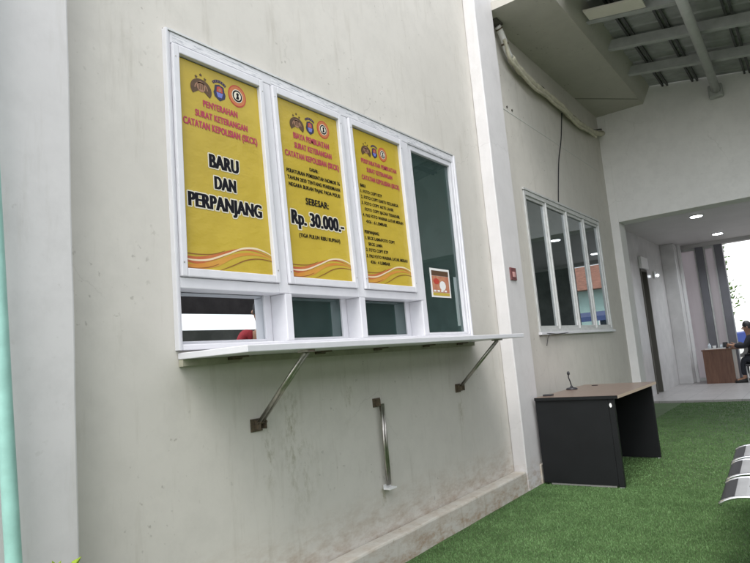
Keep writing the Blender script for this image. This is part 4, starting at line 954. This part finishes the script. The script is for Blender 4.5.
# white low stall with blue awning
t = empty('street_stall', (5, 27, 0), 'white stall under a blue awning beyond the corridor, mirrored in the dark window', 'stall')
MB().box(3.0, 8, 27, 28.5, -.06, 1.0).build('counter', M['white'], t)
MB().quadbox([(2.8, 26.2, 1.95), (8.2, 26.2, 1.95), (8.2, 28.7, 2.25), (2.8, 28.7, 2.25), (2.8, 26.2, 2.15), (8.2, 26.2, 2.15), (8.2, 28.7, 2.45), (2.8, 28.7, 2.45)]).build('awning', M['blue'], t)
for x in (2.9, 5.4, 8.0): MB().tube([(x, 26.3, -.06), (x, 26.3, 1.95)], .03, 8).build('post', M['white'], t)
# parked blue car, seen straight through the corridor
t = empty('parked_car', (-1.2, 30, 0), 'dark blue parked car in the glare beyond the corridor end', 'car')
def carprof(s): return [(-2.0, .30), (-2.0, .78), (-1.85, .92), (-.95, 1.0), (-.45, 1.42), (.85, 1.46), (1.45, 1.02), (1.95, .95), (2.05, .6), (2.02, .30)]
pr = carprof(1); b = MB(); n_ = len(pr); cxx, cyy = -1.7, 30.0
b.v += [(cxx+a, cyy-.8, c) for a, c in pr]+[(cxx+a, cyy+.8, c) for a, c in pr]; b.f.append(tuple(range(n_))); b.f.append(tuple(range(2*n_-1, n_-1, -1)))
for i in range(n_): j = (i+1) % n_; b.f.append((j, i, n_+i, n_+j))
body = b.build('body', M['carpaint'], t, bevel=.06)
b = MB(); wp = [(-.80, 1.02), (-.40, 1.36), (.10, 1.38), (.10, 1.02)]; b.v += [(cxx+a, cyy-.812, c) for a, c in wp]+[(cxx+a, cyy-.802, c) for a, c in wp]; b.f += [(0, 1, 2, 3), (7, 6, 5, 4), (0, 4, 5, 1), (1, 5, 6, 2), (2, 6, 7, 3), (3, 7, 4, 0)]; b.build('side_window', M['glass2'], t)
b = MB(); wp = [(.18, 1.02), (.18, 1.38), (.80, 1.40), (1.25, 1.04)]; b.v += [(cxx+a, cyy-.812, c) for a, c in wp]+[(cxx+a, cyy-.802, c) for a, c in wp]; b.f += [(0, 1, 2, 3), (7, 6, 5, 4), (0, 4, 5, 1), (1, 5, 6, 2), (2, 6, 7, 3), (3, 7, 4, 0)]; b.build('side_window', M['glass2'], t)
for a in (-1.3, 1.3):
    for s_ in (-.80, .62):
        wh = MB().tube([(cxx+a, cyy+s_-.02, .26), (cxx+a, cyy+s_+.18, .26)], .32, 24).build('wheel', M['black'], t)
        MB().tube([(cxx+a, cyy+s_-.025, .26), (cxx+a, cyy+s_+.185, .26)], .19, 16).build('rim', M['alu'], wh)
for s_ in (-.6, .4): MB().box(cxx-2.03, cxx-1.99, cyy+s_, cyy+s_+.25, .66, .80).build('headlight', M['paper'], t, bevel=.01)
# tree beyond the end columns
def tree(loc, h, r_, n, lab):
    t = empty('leafy_tree', loc, lab, 'tree'); L0 = Vector(loc)
    b = MB().tube([L0, L0+Vector((.05, 0, h*.3)), L0+Vector((-.05, .1, h*.55)), L0+Vector((.02, 0, h*.8))], [.12, .10, .07, .03], 10)
    ends = []
    for k in range(9):
        a = k*2.4; z = h*(.3+.06*k); e = L0+Vector((math.cos(a)*r_*.75, math.sin(a)*r_*.75, z+h*.18)); b.tube([L0+Vector((0, 0, z)), (L0+Vector((0, 0, z))).lerp(e, .5)+Vector((0, 0, .1)), e], [.05, .03, .012], 6); ends.append(e)
    b.build('trunk', M['bark'], t)
    f = MB()
    for k in range(n):
        e = random.choice(ends); c = e+Vector((random.gauss(0, r_*.28), random.gauss(0, r_*.28), random.gauss(0, h*.09)))
        d = Vector((random.gauss(0, 1), random.gauss(0, 1), random.gauss(0, .6))).normalized(); s_ = d.orthogonal().normalized(); q = random.uniform(.05, .09)
        n_ = len(f.v); f.v += [tuple(c-d*q), tuple(c+s_*q*.5), tuple(c+d*q), tuple(c-s_*q*.5)]; f.f.append((n_, n_+1, n_+2, n_+3))
    f.build('crown', M['tree_leaf'], t, flat=True)
tree((-3.05, 21.5, -.06), 4.4, .75, 4200, 'small leafy tree just left of the bright corridor end')
tree((1.2, 41, -.06), 6.0, 1.2, 1200, 'taller tree in the glare above the parked car')
